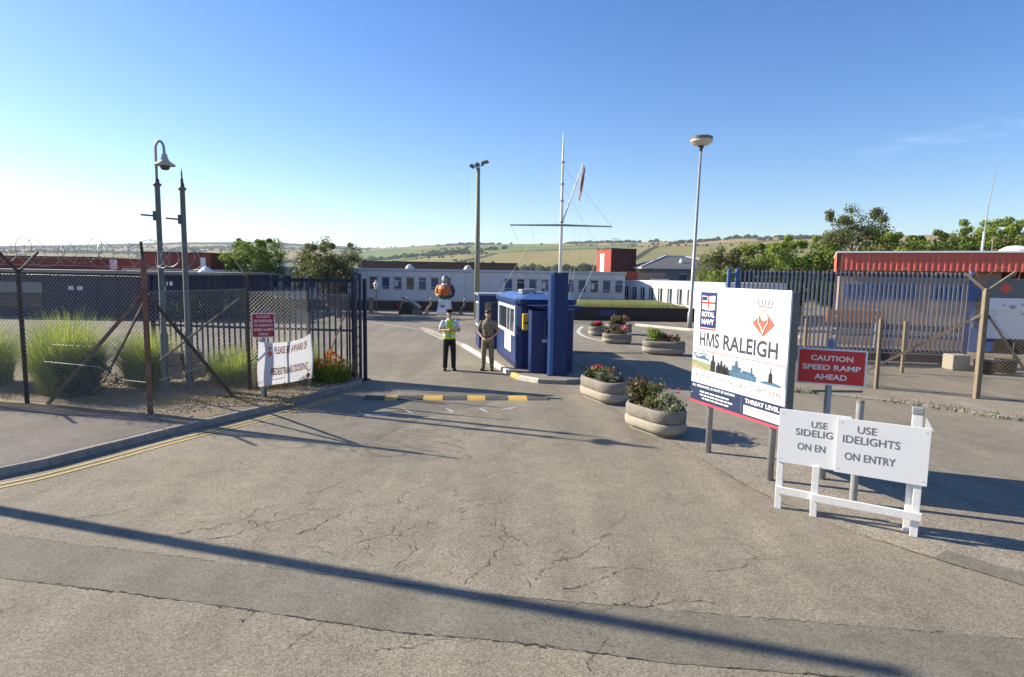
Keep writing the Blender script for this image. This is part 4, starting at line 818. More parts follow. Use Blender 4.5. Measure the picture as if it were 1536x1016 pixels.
MB().box(0, .24, 0, .5, 0, 1.74).build('casing', 'blue', pr, bevel=.015); MB().box(-.02, .26, -.02, .52, 1.743, 1.79).build('lid', 'bluelight', pr)
rk = thing('guard_kiosk', 'narrow dark blue sentry kiosk with a flat roof behind the main kiosk', 'kiosk', (-1.2, 22.0, 0.116), math.radians(8))
MB().box(0, 1.25, 0, 1.5, 0, 1.93).build('wall', 'blue', rk, bevel=.015); MB().box(-.05, 1.3, -.05, 1.55, 1.932, 2.0).build('roof', 'bluegrey', rk)
window(rk, .18, 1.1, .70, 1.7, 'x', 0.0, (), frame='inner', pane='glass', fw_=.03); window(rk, .2, 1.2, .8, 1.68, 'y', 0.0, (.7,), fw_=.05)

# ------------------------------------------------------------------ planters and their flowers
def leaf_cloud(name, centers, n, size, m, squash=.8, tri=False):
    V = np.empty((n, 4, 3)); cs_ = np.array(centers, float); idx = RNG.integers(0, len(cs_), n); c = cs_[idx]
    d = RNG.normal(size=(n, 3)); d /= np.linalg.norm(d, axis=1)[:, None]; rad = c[:, 3:4] * (RNG.random((n, 1)) ** .6); d2 = d.copy(); d2[:, 2] *= squash
    p = c[:, :3] + d2 * rad; nrm = d + RNG.normal(size=(n, 3)) * .6; nrm /= np.linalg.norm(nrm, axis=1)[:, None]
    t = np.cross(nrm, RNG.normal(size=(n, 3))); t /= np.linalg.norm(t, axis=1)[:, None] + 1e-9; b = np.cross(nrm, t); s = size * RNG.uniform(.55, 1.3, (n, 1))
    V[:, 0] = p - t * s; V[:, 1] = p - b * s * .5; V[:, 2] = p + t * s; V[:, 3] = p + b * s * .5
    me = bpy.data.meshes.new(name); me.vertices.add(n * 4); me.vertices.foreach_set('co', V.ravel()); me.loops.add(n * 4); me.loops.foreach_set('vertex_index', np.arange(n * 4, dtype=np.int32))
    me.polygons.add(n); me.polygons.foreach_set('loop_start', np.arange(0, n * 4, 4, dtype=np.int32)); me.polygons.foreach_set('loop_total', np.full(n, 4, dtype=np.int32)); me.update(); me.validate(); me.materials.append(m); return me
def stadium(L, Wd, z, n=10):
    r = Wd / 2; h = L / 2 - r
    return [(h + r * math.sin(a), -r * math.cos(a), z) for a in np.linspace(0, math.pi, n)] + [(-h - r * math.sin(a), r * math.cos(a), z) for a in np.linspace(0, math.pi, n)]
def loft(rings):
    mb = MB(); n = len(rings[0])
    for r in rings: mb.v += [tuple(p) for p in r]
    for i in range(len(rings) - 1):
        for j in range(n): a = i * n + j; b = i * n + (j + 1) % n; mb.f.append((a, b, b + n, a + n))
    return mb
def planter(label, x, y, ang, L, Wd, h, plabel, plants, z=0.0):
    t = thing('planter', label, 'planter', (x, y, z), math.radians(ang), 'stone flower planters')
    h1, h2 = h * .12, h * .52
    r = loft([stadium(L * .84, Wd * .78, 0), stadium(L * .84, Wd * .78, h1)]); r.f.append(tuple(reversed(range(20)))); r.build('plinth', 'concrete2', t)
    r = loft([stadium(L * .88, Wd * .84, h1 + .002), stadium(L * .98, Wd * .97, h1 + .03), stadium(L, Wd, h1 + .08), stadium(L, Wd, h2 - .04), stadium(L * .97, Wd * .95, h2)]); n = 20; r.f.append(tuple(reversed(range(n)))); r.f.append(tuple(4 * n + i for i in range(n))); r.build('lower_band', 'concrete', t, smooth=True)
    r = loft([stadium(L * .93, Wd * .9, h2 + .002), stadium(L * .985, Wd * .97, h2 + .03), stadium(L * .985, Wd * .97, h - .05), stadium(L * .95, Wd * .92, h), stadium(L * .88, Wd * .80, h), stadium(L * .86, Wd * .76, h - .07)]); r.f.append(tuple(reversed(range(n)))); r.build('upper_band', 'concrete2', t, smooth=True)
    r = loft([stadium(L * .88, Wd * .78, h - .06), stadium(L * .3, Wd * .1, h - .03)]); r.f.append(tuple(n + i for i in range(n))); r.build('soil', 'soil', t)
    p = thing('flower_planting', plabel, 'flowers', (x, y, z + h - .05), math.radians(ang), 'flowers in the planters')
    for kind, cx, rad, hh, num, sz_ in plants:
        if kind in ('redpetal', 'pinkpetal', 'orangepetal'):
            nb = max(3, num)
            for _ in range(nb):
                a, rr = random.uniform(0, 6.28), rad * math.sqrt(random.random()); me = leaf_cloud('bloom', [(0, 0, 0, sz_)], 26, sz_ * .55, LM[kind])
                link('bloom', me, p, (cx + rr * math.cos(a), rr * .8 * math.sin(a), hh + random.uniform(-.04, .05)))
        else:
            cl = [(cx + random.gauss(0, rad * .5), random.gauss(0, rad * .4), random.uniform(.05, hh * .8), random.uniform(.05, .10) + hh * .22) for _ in range(14)]
            link('foliage', leaf_cloud('foliage', cl, num, sz_, LM[kind], .9), p)
            st_ = MB()
            for c in cl: st_.tube([(cx * .9, 0, 0), (c[0] * .7 + cx * .3, c[1] * .6, c[2] * .6), (c[0], c[1], c[2] + .05)], .006, 4)
            st_.build('stem', LM['weed'], p)
planter('grey stone planter with red geraniums beside the kiosk island', 2.12, 13.75, -68, 1.5, .72, .50, 'red and white geraniums with grey foliage in the planter beside the kiosk island', [('grey', .28, .3, .22, 900, .035), ('olive', .05, .25, .34, 900, .035), ('dark', -.5, .22, .18, 400, .035), ('redpetal', -.5, .24, .22, 12, .055), ('pinkpetal', .3, .2, .24, 4, .03)])
planter('largest grey stone planter with bronze and grey leaves beside the notice board', 2.66, 11.0, -62, 1.32, .72, .48, 'straggly bronze and grey green plants in the planter beside the notice board', [('bronze', -.38, .2, .52, 1200, .035), ('olive', -.1, .25, .50, 700, .035), ('grey', .35, .25, .34, 1100, .03), ('pinkpetal', .45, .12, .42, 2, .03)])
planter('stone planter with a round green bush inside the exit lane', 5.55, 22.1, -20, 1.55, .85, .50, 'round bright green bush with rusty flowers in the exit lane planter', [('bright', -.32, .24, .50, 900, .045), ('bronze', .25, .3, .25, 600, .04), ('pinkpetal', .1, .25, .22, 5, .05)])
planter('pale stone planter with one pink bloom in the cluster of three', 4.42, 25.5, -15, 1.25, .75, .42, 'bronze foliage with a pink bloom in the pale planter of the cluster', [('bronze', -.2, .28, .34, 700, .045), ('pinkpetal', .3, .12, .28, 4, .09), ('olive', .2, .3, .25, 400, .04)])
planter('small round stone planter of red flowers in the cluster of three', 4.0, 28.6, 10, .8, .72, .45, 'red flowers in the small round planter of the cluster', [('redpetal', 0, .25, .2, 12, .08), ('dark', 0, .25, .2, 300, .045)])
planter('dark stone planter with tall tan foliage behind the other two of the cluster', 5.2, 29.6, 0, 1.3, .8, .50, 'tall tan foliage in the dark planter at the back of the cluster', [('olive', .0, .5, .42, 900, .05), ('bronze', -.1, .45, .42, 900, .05), ('orangepetal', .0, .45, .4, 8, .05)])
# ------------------------------------------------------------------ buildings
def box_on(parent, name, m, x0, x1, y0, y1, z0, z1, **k): return MB().box(x0, x1, y0, y1, z0, z1).build(name, m, parent, **k)
pf = thing('prefab_building', 'long low pale grey panelled prefab building with a row of small windows', 'building', (-21.6, 45.0, 0.0))
PX = .905; NP = 33
box_on(pf, 'core', 'prefab', 0, NP * PX, .05, 6, .72, 2.92); box_on(pf, 'roof_edge', 'prefabroof', -.08, NP * PX + .08, -.08, 6.1, 2.93, 3.10)
box_on(pf, 'plinth', 'brickdark', -.0, NP * PX, -.2, 5.8, 0, .70)
box_on(pf, 'sill_rail', 'roofgrey', 0, NP * PX, -.03, .05, .70, .74)
pme = MB().box(.012, PX - .012, 0, .045, .76, 2.90).mesh('panel'); pme.materials.append(M['prefab'])
winset = set(range(1, 8)) | set(range(12, 19)) | set(range(23, 33))
for i in range(NP):
    o = link('panel', pme, pf, (i * PX, 0, 0))
    if i in winset:
        gl = box_on(o, 'window', 'glassblue' if i % 3 else 'glass', .20, .72, -.012, -.003, 1.62, 2.42)
        box_on(gl, 'frame', 'roofgrey', .16, .76, -.03, -.013, 2.42, 2.50); box_on(gl, 'frame', 'prefabroof', .16, .20, -.03, -.003, 1.58, 2.42); box_on(gl, 'frame', 'prefabroof', .72, .76, -.03, -.003, 1.58, 2.42); box_on(gl, 'sill', 'roofgrey', .17, .75, -.06, -.013, 1.55, 1.60); box_on(gl, 'transom', 'prefabroof', .2, .72, -.026, -.0125, 1.74 if i % 2 else 2.2, 1.77 if i % 2 else 2.24)
        if i % 4 == 2: box_on(gl, 'blind', 'prefab', .24, .45, -.02, -.0125, 1.8, 2.18)
for i in (4, 9, 15, 20): MB().lathe([(.35, 0), (.33, .1), (.2, .28), (.03, .36)], 10, (i * PX, 2.5, 3.102)).build('roof_vent', 'prefabroof' if i != 20 else 'lampcream', pf)
bb = thing('brown_building', 'dark brown clad flat roofed block behind the pale prefab', 'building', (-13.6, 55.0, 0.0))
for i in range(10): box_on(bb, 'cladding_panel', 'brown', i * 1.4 + .01, i * 1.4 + 1.39, 0, .1, 2.3, 3.72)
box_on(bb, 'core', 'brown', 0, 14, .11, 9, 0, 3.68); box_on(bb, 'coping', 'brickdark', -.05, 14.05, -.05, 9, 3.73, 3.80); box_on(bb, 'end_wall', 'bricktan', -.35, -.01, 0.02, 9, 0, 3.86)
tw = thing('lift_tower', 'red clad square tower with a white door rising behind the prefab roof', 'tower', (9.56, 60.0, 0.0), math.atan2(1.0, 2.64))
box_on(tw, 'wall', 'brickred2', 0, 2.85, 0, 2.9, 0, 5.42); box_on(tw, 'shaded_front', mat('tower_shade_maroon', (0.10, 0.03, 0.026), .9, .2, 8), .03, 2.82, -.04, -.003, 0, 5.40); box_on(tw, 'coping', 'brickdark', -.05, 2.9, -.05, 2.95, 5.423, 5.50); box_on(tw, 'door', 'white', -.03, -.003, 1.3, 2.1, 3.1, 5.0)  # maroon front sheet: shade of the tower's unlit side put into the colour
mb = MB(); mb.tube([(1.2, 1.4, 5.5), (1.2, 1.4, 6.5)], .02, 5); mb.tube([(.7, 1.4, 6.5), (1.8, 1.4, 6.5)], .02, 5); mb.tube([(1.0, 1.4, 6.35), (1.5, 1.4, 6.35)], .015, 5); mb.build('aerial', 'lampgrey', tw)
hr = thing('hipped_building', 'blue grey block under a grey slate hipped roof with white eaves', 'building', (12.2, 58.0, 0.0), math.radians(3))
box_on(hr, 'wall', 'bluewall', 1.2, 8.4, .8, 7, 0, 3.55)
for i in range(4): g_ = box_on(hr, 'window', 'glassblue', 3.9 + i * 1.12, 4.6 + i * 1.12, .77, .797, 2.45, 3.05); box_on(g_, 'frame', 'white', 3.86 + i * 1.12, 4.64 + i * 1.12, .755, .768, 3.05, 3.1)
box_on(hr, 'eaves', 'white', -.1, 9.3, -.1, 8, 3.56, 3.72)
rf = MB().add([(-.15, -.15, 3.723), (9.35, -.15, 3.723), (9.35, 8.1, 3.723), (-.15, 8.1, 3.723), (3.4, 4, 4.85), (5.4, 4, 4.85)], [(0, 1, 5, 4), (2, 3, 4, 5), (3, 0, 4), (1, 2, 5)]).build('roof', 'slate', hr)
MB().bar((9.3, -.1, 3.76), (5.4, 4, 4.9), .16, .08).build('hip_capping', 'white', rf); MB().bar((3.3, 4, 4.9), (5.9, 4, 4.92), .16, .1).build('ridge_capping', 'white', rf); MB().bar((-.1, -.1, 3.76), (3.4, 4, 4.9), .12, .08).build('hip_capping', 'white', rf)
MB().lathe([(.22, 0), (.22, .2), (.1, .4)], 10, (4.3, 1.6, 4.15)).build('roof_vent', 'white', rf)
br = thing('brick_annexe', 'tan brick annexe with a red lintel between the prefab and the hipped block', 'building', (10.6, 52.0, 0.0))
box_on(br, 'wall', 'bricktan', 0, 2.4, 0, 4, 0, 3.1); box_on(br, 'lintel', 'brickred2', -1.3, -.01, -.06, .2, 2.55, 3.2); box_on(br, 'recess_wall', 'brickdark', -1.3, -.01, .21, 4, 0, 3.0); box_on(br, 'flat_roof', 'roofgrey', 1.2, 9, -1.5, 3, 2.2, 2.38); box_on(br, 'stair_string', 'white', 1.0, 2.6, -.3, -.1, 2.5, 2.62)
wa = math.atan2(-8.0, 3.3)
wb_ = thing('white_building', 'low white rendered building with narrow dark windows above the black wall', 'building', (8.55, 48.0, 0.0), wa)
box_on(wb_, 'wall', 'whitewall', 0, 11.6, 0, 5, .2, 2.42); box_on(wb_, 'coping', 'white', -.06, 11.66, -.06, 5, 2.423, 2.5); box_on(wb_, 'plinth', 'brickdark', .05, 11.55, .04, 5, -.05, .2)
for i in range(10):
    x = .5 + i * 1.08; g_ = box_on(wb_, 'window', 'glass', x, x + .5, -.015, -.003, 1.05, 1.95); box_on(g_, 'sill', 'inkgrey', x - .05, x + .55, -.06, -.016, .98, 1.04); box_on(g_, 'mullion', 'white', x + .2, x + .26, -.025, -.0155, 1.05, 1.95); box_on(g_, 'head', 'inkgrey', x - .04, x + .54, -.04, -.016, 1.955, 2.0)
bw = thing('low_wall', 'low black painted wall with a small navy plaque below the grass bank', 'wall', (3.4, 38.4, 0.0))
box_on(bw, 'wall', 'blackwall', 0, 8.3, 0, .3, 0, .78); box_on(bw, 'coping', 'blackwall', -.03, 8.33, -.04, .34, .783, .84); box_on(bw, 'plaque', 'navy', 2.1, 3.2, -.03, -.003, .3, .66)
struct(MB().add([(3.4, 38.72, .6), (12, 38.72, .6), (12, 44, 1.15), (3.4, 44, 1.15), (3.4, 44.7, .7), (12, 44.7, .7)], [(0, 1, 2, 3), (3, 2, 5, 4)]).build('grass_bank', mat('bank_grass', (0.13, 0.15, 0.045), .95, .35, 2.5, .8, 14)))
struct(box_on(None, 'forecourt_pavement', 'strip', -13.5, 3.2, 40.6, 44.8, -.05, .05))
me = blade_mesh('bank_grass_tufts', 2600, 1, .12, .4, .02, .5, LM['weed'])
co = np.empty(len(me.vertices) * 3); me.vertices.foreach_get('co', co); co = co.reshape(-1, 10, 3)
for i in range(len(co)):
    x, y = random.uniform(3.5, 11.5), random.uniform(38.75, 41); co[i] += np.array([x, y, .6 + (y - 38.72) * .104]) - np.array([co[i, 0, 0], co[i, 0, 1], 0])
me.vertices.foreach_set('co', co.ravel()); me.update(); o = bpy.data.objects.new('bank_grass_tufts', me); C.objects.link(o); o['kind'] = 'stuff'

# left-hand blocks seen through the fence
ld = thing('dark_building', 'long dark mauve single storey block seen through the chain link fence', 'building', (-46.0, 34.2, 0.0))
box_on(ld, 'wall', 'purple', 0, 29.6, 0, 7, 0, 2.5); box_on(ld, 'roof_edge', 'roofgrey', -.2, 29.8, -.2, 7.2, 2.503, 2.66)
box_on(ld, 'fascia', 'brickdark', -.1, 29.7, -.12, -.003, 2.28, 2.5)
for i in range(7): p_ = box_on(ld, 'door_panel', 'darkblue', 20.3 + i * 1.22, 21.4 + i * 1.22, -.05, -.003, .1, 2.2)
for x, z, w_ in ((21.1, 1.55, .3), (21.6, 1.55, .3), (26.1, 1.9, .35), (26.6, 1.88, .35), (26.3, 1.6, .25)): box_on(ld, 'notice', 'signwhite', x, x + w_, -.075, -.055, z, z + .22)
box_on(ld, 'concrete_band', 'roofgrey', 12, 19.6, -.08, -.003, 1.35, 1.95); box_on(ld, 'window_band', 'glass', 12, 19.6, -.05, -.003, .55, 1.3)
rb1 = thing('brick_block', 'long red brick parapet on the roofs to the far left', 'building', (-44.0, 41.5, 0.0)); box_on(rb1, 'wall', 'brickred', 0, 15.3, 0, 6, 0, 3.45); box_on(rb1, 'coping', 'brickdark', -.05, 15.35, -.05, 6, 3.453, 3.53)
box_on(rb1, 'door', 'white', 15.303, 15.33, 2, 2.8, 2.7, 3.4)
rb2 = thing('brick_block', 'square red brick plant room with a white door beside the first tree', 'building', (-25.2, 41.5, 0.0)); box_on(rb2, 'wall', 'brickred', 0, 4.7, 0, 5, 0, 3.85); box_on(rb2, 'coping', 'brickdark', -.05, 4.75, -.05, 5, 3.853, 3.94); box_on(rb2, 'door', 'white', 4.0, 4.35, -.03, -.003, 2.7, 3.6); box_on(rb2, 'roof_ledge', 'lampcream', -1, 6.6, -.5, -.06, 2.70, 2.80)
pv = MB().lathe([(.45, 0), (.4, .1), (.15, .3), (.02, .36)], 10).build('skylight', 'white'); pv.location = (-18.6, 37, 2.64); tag(pv, 'small white dome skylight on the dark block roof', 'skylight')

# gatehouse on the right
gh = thing('gatehouse', 'tan brick gatehouse with a deep ribbed red fascia and blue windows', 'building', (14.0, 26.2, 0.0), math.radians(-27))
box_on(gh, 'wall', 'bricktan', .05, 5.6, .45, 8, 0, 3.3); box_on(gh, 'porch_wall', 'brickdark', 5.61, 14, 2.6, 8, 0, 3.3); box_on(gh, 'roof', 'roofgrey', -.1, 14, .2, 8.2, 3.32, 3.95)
n_ = 272; V = []; Fc = []
for i in range(n_ + 1):
    x = 13.9 * i / n_; k = i % 4; y = -.012 if k in (0, 1) else .006
    V += [(x, y, 3.22), (x, y - .04, 3.93)]
for i in range(n_): Fc.append((2 * i, 2 * i + 2, 2 * i + 3, 2 * i + 1))
fa = MB().add(V, Fc).build('fascia', 'redroof', gh)
V = []; Fc = []
for i in range(41):
    y = 8 * i / 40; x = -.16 if i % 4 in (0, 1) else -.10; V += [(x, y, 3.22), (x, y, 3.93)]
for i in range(40): Fc.append((2 * i + 2, 2 * i, 2 * i + 1, 2 * i + 3))
MB().add(V, Fc).build('fascia', 'redroof', gh)
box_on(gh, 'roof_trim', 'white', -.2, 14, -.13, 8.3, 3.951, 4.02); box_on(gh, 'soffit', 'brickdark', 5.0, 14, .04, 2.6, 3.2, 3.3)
window(gh, .25, 2.85, 2.05, 2.66, 'x', .45, (.68, 1.1, 1.55, 2.0, 2.4), frame='bluelight', pane='glassblue', fw_=.06); window(gh, 3.4, 4.4, 2.05, 2.62, 'x', .45, (3.9,), frame='bluelight', pane='glassblue', fw_=.06)
dr = box_on(gh, 'door', 'bluelight', 4.75, 5.5, .38, .446, 0.05, 2.6); box_on(dr, 'door_glass', 'glass', 4.87, 5.38, .365, .379, 1.2, 2.3); box_on(dr, 'handle', 'galv', 4.8, 4.84, .34, .379, 1.0, 1.2)
for x in (8.2, 11.5): box_on(gh, 'porch_column', 'lampgrey', x, x + .12, .3, .42, 0, 3.2)
MB().lathe([(.6, 0), (.55, .12), (.3, .26), (.03, .3)], 12, (6.3, 2.0, 4.02)).build('roof_dome', 'white', gh)
an = thing('whip_aerial', 'thin pale whip aerial leaning above the gatehouse roof', 'aerial', (20.95, 27.5, 3.95)); MB().tube([(0, 0, 0), (.04, 0, 1.1)], .05, 8).build('base', 'prefabroof', an); MB().tube([(.04, 0, 1.1), (.1, 0, 2.2), (.32, 0, 4.1)], [.03, .022, .012], 6).build('whip', 'lampgalv', an); MB().tube([(.45, 0, 0), (.47, 0, .9)], .03, 6).build('stub', 'conpost', an)
nb = thing('site_map_board', 'white site map board on posts with a red diamond above it', 'sign', (15.75, 20.3, 0.0), math.radians(-12))
for x in (.1, 1.0, 1.9): box_on(nb, 'post', 'darkpost', x - .03, x + .03, .02, .08, 0, 2.5)
bd = box_on(nb, 'board', 'signwhite', 0, 2.2, -.02, .018, .95, 2.3); box_on(nb, 'header', 'inkgrey', 0, 2.2, -.02, .018, 2.32, 2.95); box_on(nb, 'foot_rail', 'darkblue', 0, 2.2, -.03, .017, .84, .93)
MB().vprism([(.55, 2.45), (.75, 2.63), (.55, 2.81), (.35, 2.63)], -.026, -.021).build('diamond', 'coral', nb)
mb = MB()
for _ in range(16): x, z = random.uniform(.4, 2.0), random.uniform(1.5, 2.2); mb.box(x, x + random.uniform(.08, .2), -.024, -.0205, z, z + random.uniform(.04, .1))
mb.build('map_print', mat('map_pink', (0.62, 0.40, 0.40), .5, .3, 9), bd, kind='stuff')
ob = thing('orange_barrier', 'faded orange plank barrier standing behind the palisade gate', 'barrier', (12.2, 23.6, 0.0), math.radians(-8))
for z in (1.18, 1.42): box_on(ob, 'plank', 'orange', 0, 2.1, 0, .04, z, z + .22, bevel=.006)
for x in (.15, 1.85): box_on(ob, 'leg', 'bluegrey', x - .03, x + .03, .045, .10, 0, 1.7)
bn2 = thing('blue_barrier', 'low blue plank barrier in front of the gatehouse wall', 'barrier', (13.2, 25.0, 0.0), math.radians(-24))
for z in (.55, .85): box_on(bn2, 'plank', 'darkblue', 0, 4.4, 0, .04, z, z + .24)
for x in (.2, 2.2, 4.2): box_on(bn2, 'leg', 'bluelight', x - .04, x + .04, .045, .12, 0, 1.15)
for i, (x, y) in enumerate(((14.6, 18.6), (15.5, 18.9))):
    b_ = thing('rubber_tub', ('black rubber tub beside the concrete block under the gatehouse', 'black rubber tub below the site map board')[i], 'tub', (x, y, 0)); MB().lathe([(.2, 0), (.26, .05), (.3, .38), (.33, .42), (.27, .42), (.25, .1)], 14).build('shell', 'bootblack', b_, smooth=True); MB().lathe([(.26, .2), (.2, .34)], 12).build('soil', 'soil', b_)
cb = MB().box(-.28, .28, -.25, .25, 0, .5).build('concrete_block', 'concrete', bevel=.03); cb.location = (14.3, 19.4, 0); tag(cb, 'pale concrete block at the end of the palisade gate', 'block')

# ------------------------------------------------------------------ poles and mast
pp = thing('telegraph_pole', 'leaning timber telegraph pole on the footpath whose shadow crosses the road', 'pole', (-11.6, 8.56, 0.1)); MB().tube([(0, 0, 0), (.095, .31, 3.9), (.19, .62, 7.75)], [.125, .105, .085], 12).build('shaft', 'wood', pp, smooth=True); MB().lathe([(.1, 0), (.09, .04), (.02, .07)], 12, (.19, .62, 7.75)).build('cap', 'lampgrey', pp)
fp_ = thing('floodlight_pole', 'tall khaki floodlight pole behind the narrow sentry kiosk', 'pole', (-2.25, 38.3, 0)); MB().tube([(0, 0, 0), (0, 0, 9.3)], [.18, .12], 12).build('shaft', 'khaki', fp_, smooth=True)
mb = MB(); mb.bar((-.35, 0, 9.3), (.35, 0, 9.45), .05, .05); mb.build('crossarm', 'lampgrey', fp_)
for x, r_ in ((-.38, .5), (-.05, .2), (.3, -.5), (.5, -.3)): h_ = MB().vprism([(-.16, -.08), (.16, -.08), (.1, .1), (-.1, .1)], -.12, .12).build('floodlight_head', 'lampgrey', fp_); h_.location = (x, 0, 9.5 + x * .3); h_.rotation_euler = (.4, r_, 0)
lr = thing('lamp_post', 'tall pale lamp post with a wide drum shaped head', 'lamp post', (9.52, 32.55, 0)); MB().tube([(0, 0, 0), (0, 0, .9), (.02, 0, 1.0), (.16, 0, 9.35)], [.13, .13, .10, .06], 12).build('shaft', 'lampgalv', lr, smooth=True)
MB().lathe([(.06, 0), (.08, .1), (.17, .32)], 14, (.165, 0, 9.32)).build('collar', 'ink', lr, smooth=True); hd = MB().lathe([(.15, .0), (.40, .06), (.56, .2), (.56, .42), (.50, .46)], 24, (.17, 0, 9.62)).build('drum', 'lampcream', lr, smooth=False); MB().lathe([(.57, .3), (.575, .42), (.5, .47)], 24, (.17, 0, 9.62)).build('rim', 'lampgrey', hd)
ms_ = thing('flag_mast', 'tall white naval flag mast with a long yard and an angled gaff', 'mast', (2.93, 38.0, 0)); MB().tube([(0, 0, 0), (0, 0, 6.0), (0, 0, 9.4), (0, 0, 11.4)], [.12, .10, .07, .035], 10).build('pole', 'white', ms_, smooth=True)
MB().tube([(-3.15, 0, 5.83), (0, -.12, 5.86), (3.1, 0, 5.83)], [.04, .07, .04], 8).build('yard', 'lampgalv', ms_); MB().tube([(.05, 0, 6.0), (1.25, 0, 9.6)], [.05, .035], 8).build('gaff', 'white', ms_)
for z in (6.0, 7.3, 8.3, 9.6): MB().lathe([(.13, 0), (.13, .1)], 10, (0, 0, z)).build('band', 'lampgalv', ms_)
for a, b in (((-3.1, 0, 5.83), (-.6, 0, .2)), ((-1.9, 0, 5.83), (-.5, 0, .2)), ((1.2, 0, 5.83), (.4, 0, .2)), ((3.05, 0, 5.83), (.7, 0, .2)), ((0, 0, 9.4), (3.05, 0, 5.9)), ((0, 0, 9.4), (-3.1, 0, 5.9)), ((1.25, 0, 9.6), (.3, 0, .3)), ((0, 0, 8.3), (4.6, 1, .9)), ((0, 0, 8.3), (-4.4, 2, .5))): MB().tube([a, tuple(lerp(a[k], b[k], .5) + (.06 if k == 0 else 0) for k in range(3)), b], .007, 4).build('halyard', 'wire', ms_)
ef = thing('ensign', 'limp white and red ensign hanging from the gaff of the flag mast', 'flag', (4.12, 37.98, 7.35))
def limp(x0, m, w_, z0, z1, nm):
    V = []; n_ = 14
    for j in range(13):
        t = j / 12; z = lerp(z0, z1, t)
        for i in range(n_):
            u = i / (n_ - 1); V.append((x0 + (u - .5) * w_ * (.55 + .6 * math.sin(math.pi * t)) + t * .12 - .16 * (1 - t), .07 * math.sin(u * 11 + t * 2), z + .05 * math.sin(u * 7)))
    MB().add(V, [(j * n_ + i, j * n_ + i + 1, (j + 1) * n_ + i + 1, (j + 1) * n_ + i) for j in range(12) for i in range(n_ - 1)]).build(nm, m, ef, smooth=True)
limp(0, mat('flag_white', (0.72, 0.66, 0.66), .8, .08, 4, transl=.3), .22, 0, 2.1, 'white_field'); limp(.06, mat('flag_red', (0.5, 0.03, 0.05), .8, .1, 4, transl=.2), .08, .55, 1.95, 'red_cross')

# ------------------------------------------------------------------ figurehead and forecourt ornaments
def remesh(mb, name, m, voxel, parent, it=6, me=True):
    o = mb.build(name, m); r = o.modifiers.new('r', 'REMESH'); r.mode = 'VOXEL'; r.voxel_size = voxel; r.use_smooth_shade = True
    s_ = o.modifiers.new('s', 'SMOOTH'); s_.iterations = it; s_.factor = .5
    dg = bpy.context.evaluated_depsgraph_get(); dg.update(); nm = bpy.data.meshes.new_from_object(o.evaluated_get(dg)); old = o.data; o.modifiers.clear(); o.data = nm; bpy.data.meshes.remove(old); nm.name = name
    if not nm.materials: nm.materials.append(M[m] if isinstance(m, str) else m)
    o.parent = parent; return o
def ell(mb, c, rx, ry, rz, n=12): return mb.lathe([(max(.02, math.sin(a)), -math.cos(a) * 1.0) for a in np.linspace(.05, math.pi - .05, 9)], n) if False else _ell(mb, c, rx, ry, rz, n)
def _ell(mb, c, rx, ry, rz, n):
    k0 = len(mb.v); A = np.linspace(.06, math.pi - .06, 9)
    for a in A:
        for j in range(n): th = 2 * math.pi * j / n; mb.v.append((c[0] + rx * math.sin(a) * math.cos(th), c[1] + ry * math.sin(a) * math.sin(th), c[2] - rz * math.cos(a)))
    for i in range(8):
        for j in range(n): p = k0 + i * n + j; q = k0 + i * n + (j + 1) % n; mb.f.append((p, q, q + n, p + n))
    mb.f.append(tuple(k0 + j for j in reversed(range(n)))); mb.f.append(tuple(k0 + 8 * n + j for j in range(n))); return mb
def rings(mb, rs, n=16):
    k0 = len(mb.v)
    for (x, y, z, rx, ry) in rs:
        for j in range(n): th = 2 * math.pi * j / n; mb.v.append((x + rx * math.cos(th), y + ry * math.sin(th), z))
    for i in range(len(rs) - 1):
        for j in range(n): p = k0 + i * n + j; q = k0 + i * n + (j + 1) % n; mb.f.append((p, q, q + n, p + n))
    mb.f.append(tuple(k0 + j for j in reversed(range(n)))); e = k0 + (len(rs) - 1) * n; mb.f.append(tuple(e + j for j in range(n))); return mb
fh = thing('figurehead_statue', 'painted ship figurehead bust with an orange coat on a tapered white plinth', 'statue', (-4.62, 41.5, 0.05), math.radians(-12))
pl_ = MB().add([(-.48, -.42, 0), (.42, -.42, 0), (.42, .42, 0), (-.48, .42, 0), (-.32, -.30, 1.0), (.32, -.30, 1.0), (.32, .30, 1.0), (-.32, .30, 1.0)], [(3, 2, 1, 0), (4, 5, 6, 7), (0, 1, 5, 4), (1, 2, 6, 5), (2, 3, 7, 6), (3, 0, 4, 7)]).build('plinth', 'white', fh, bevel=.02)
box_on(pl_, 'step', 'kerbw', -.62, .6, -.58, .55, -.05, .07); box_on(pl_, 'inscription', 'inkpale', -.18, .12, -.385, -.36, .45, .62)
bd_ = rings(MB(), [(0, 0, .95, .34, .30), (0, -.02, 1.1, .42, .32), (0, 0, 1.3, .36, .28)]); remesh(bd_, 'scroll', mat('figurehead_green', (0.03, 0.09, 0.04), .5, .3, 6), .035, fh)
bd_ = rings(MB(), [(0, 0, 1.22, .34, .28), (0, -.06, 1.45, .42, .33), (0, -.06, 1.7, .46, .34), (0, 0, 1.92, .44, .26), (0, 0, 2.04, .2, .18)]); remesh(bd_, 'coat', mat('figurehead_orange', (0.58, 0.13, 0.03), .5, .15, 5), .035, fh)
remesh(MB().tube([(-.40, 0, 1.92), (-.58, .02, 1.55), (-.50, -.1, 1.28), (-.3, -.26, 1.25)], [.16, .15, .12, .1], 10), 'sleeve', mat('figurehead_sleeve', (0.66, 0.34, 0.08), .5, .3, 5), .035, fh)
remesh(MB().tube([(.40, 0, 1.94), (.60, .02, 1.6), (.56, .0, 1.28), (.4, -.1, 1.15)], [.16, .15, .13, .1], 10), 'sleeve', mat('figurehead_navy', (0.02, 0.03, 0.07), .5, .2, 5), .035, fh)
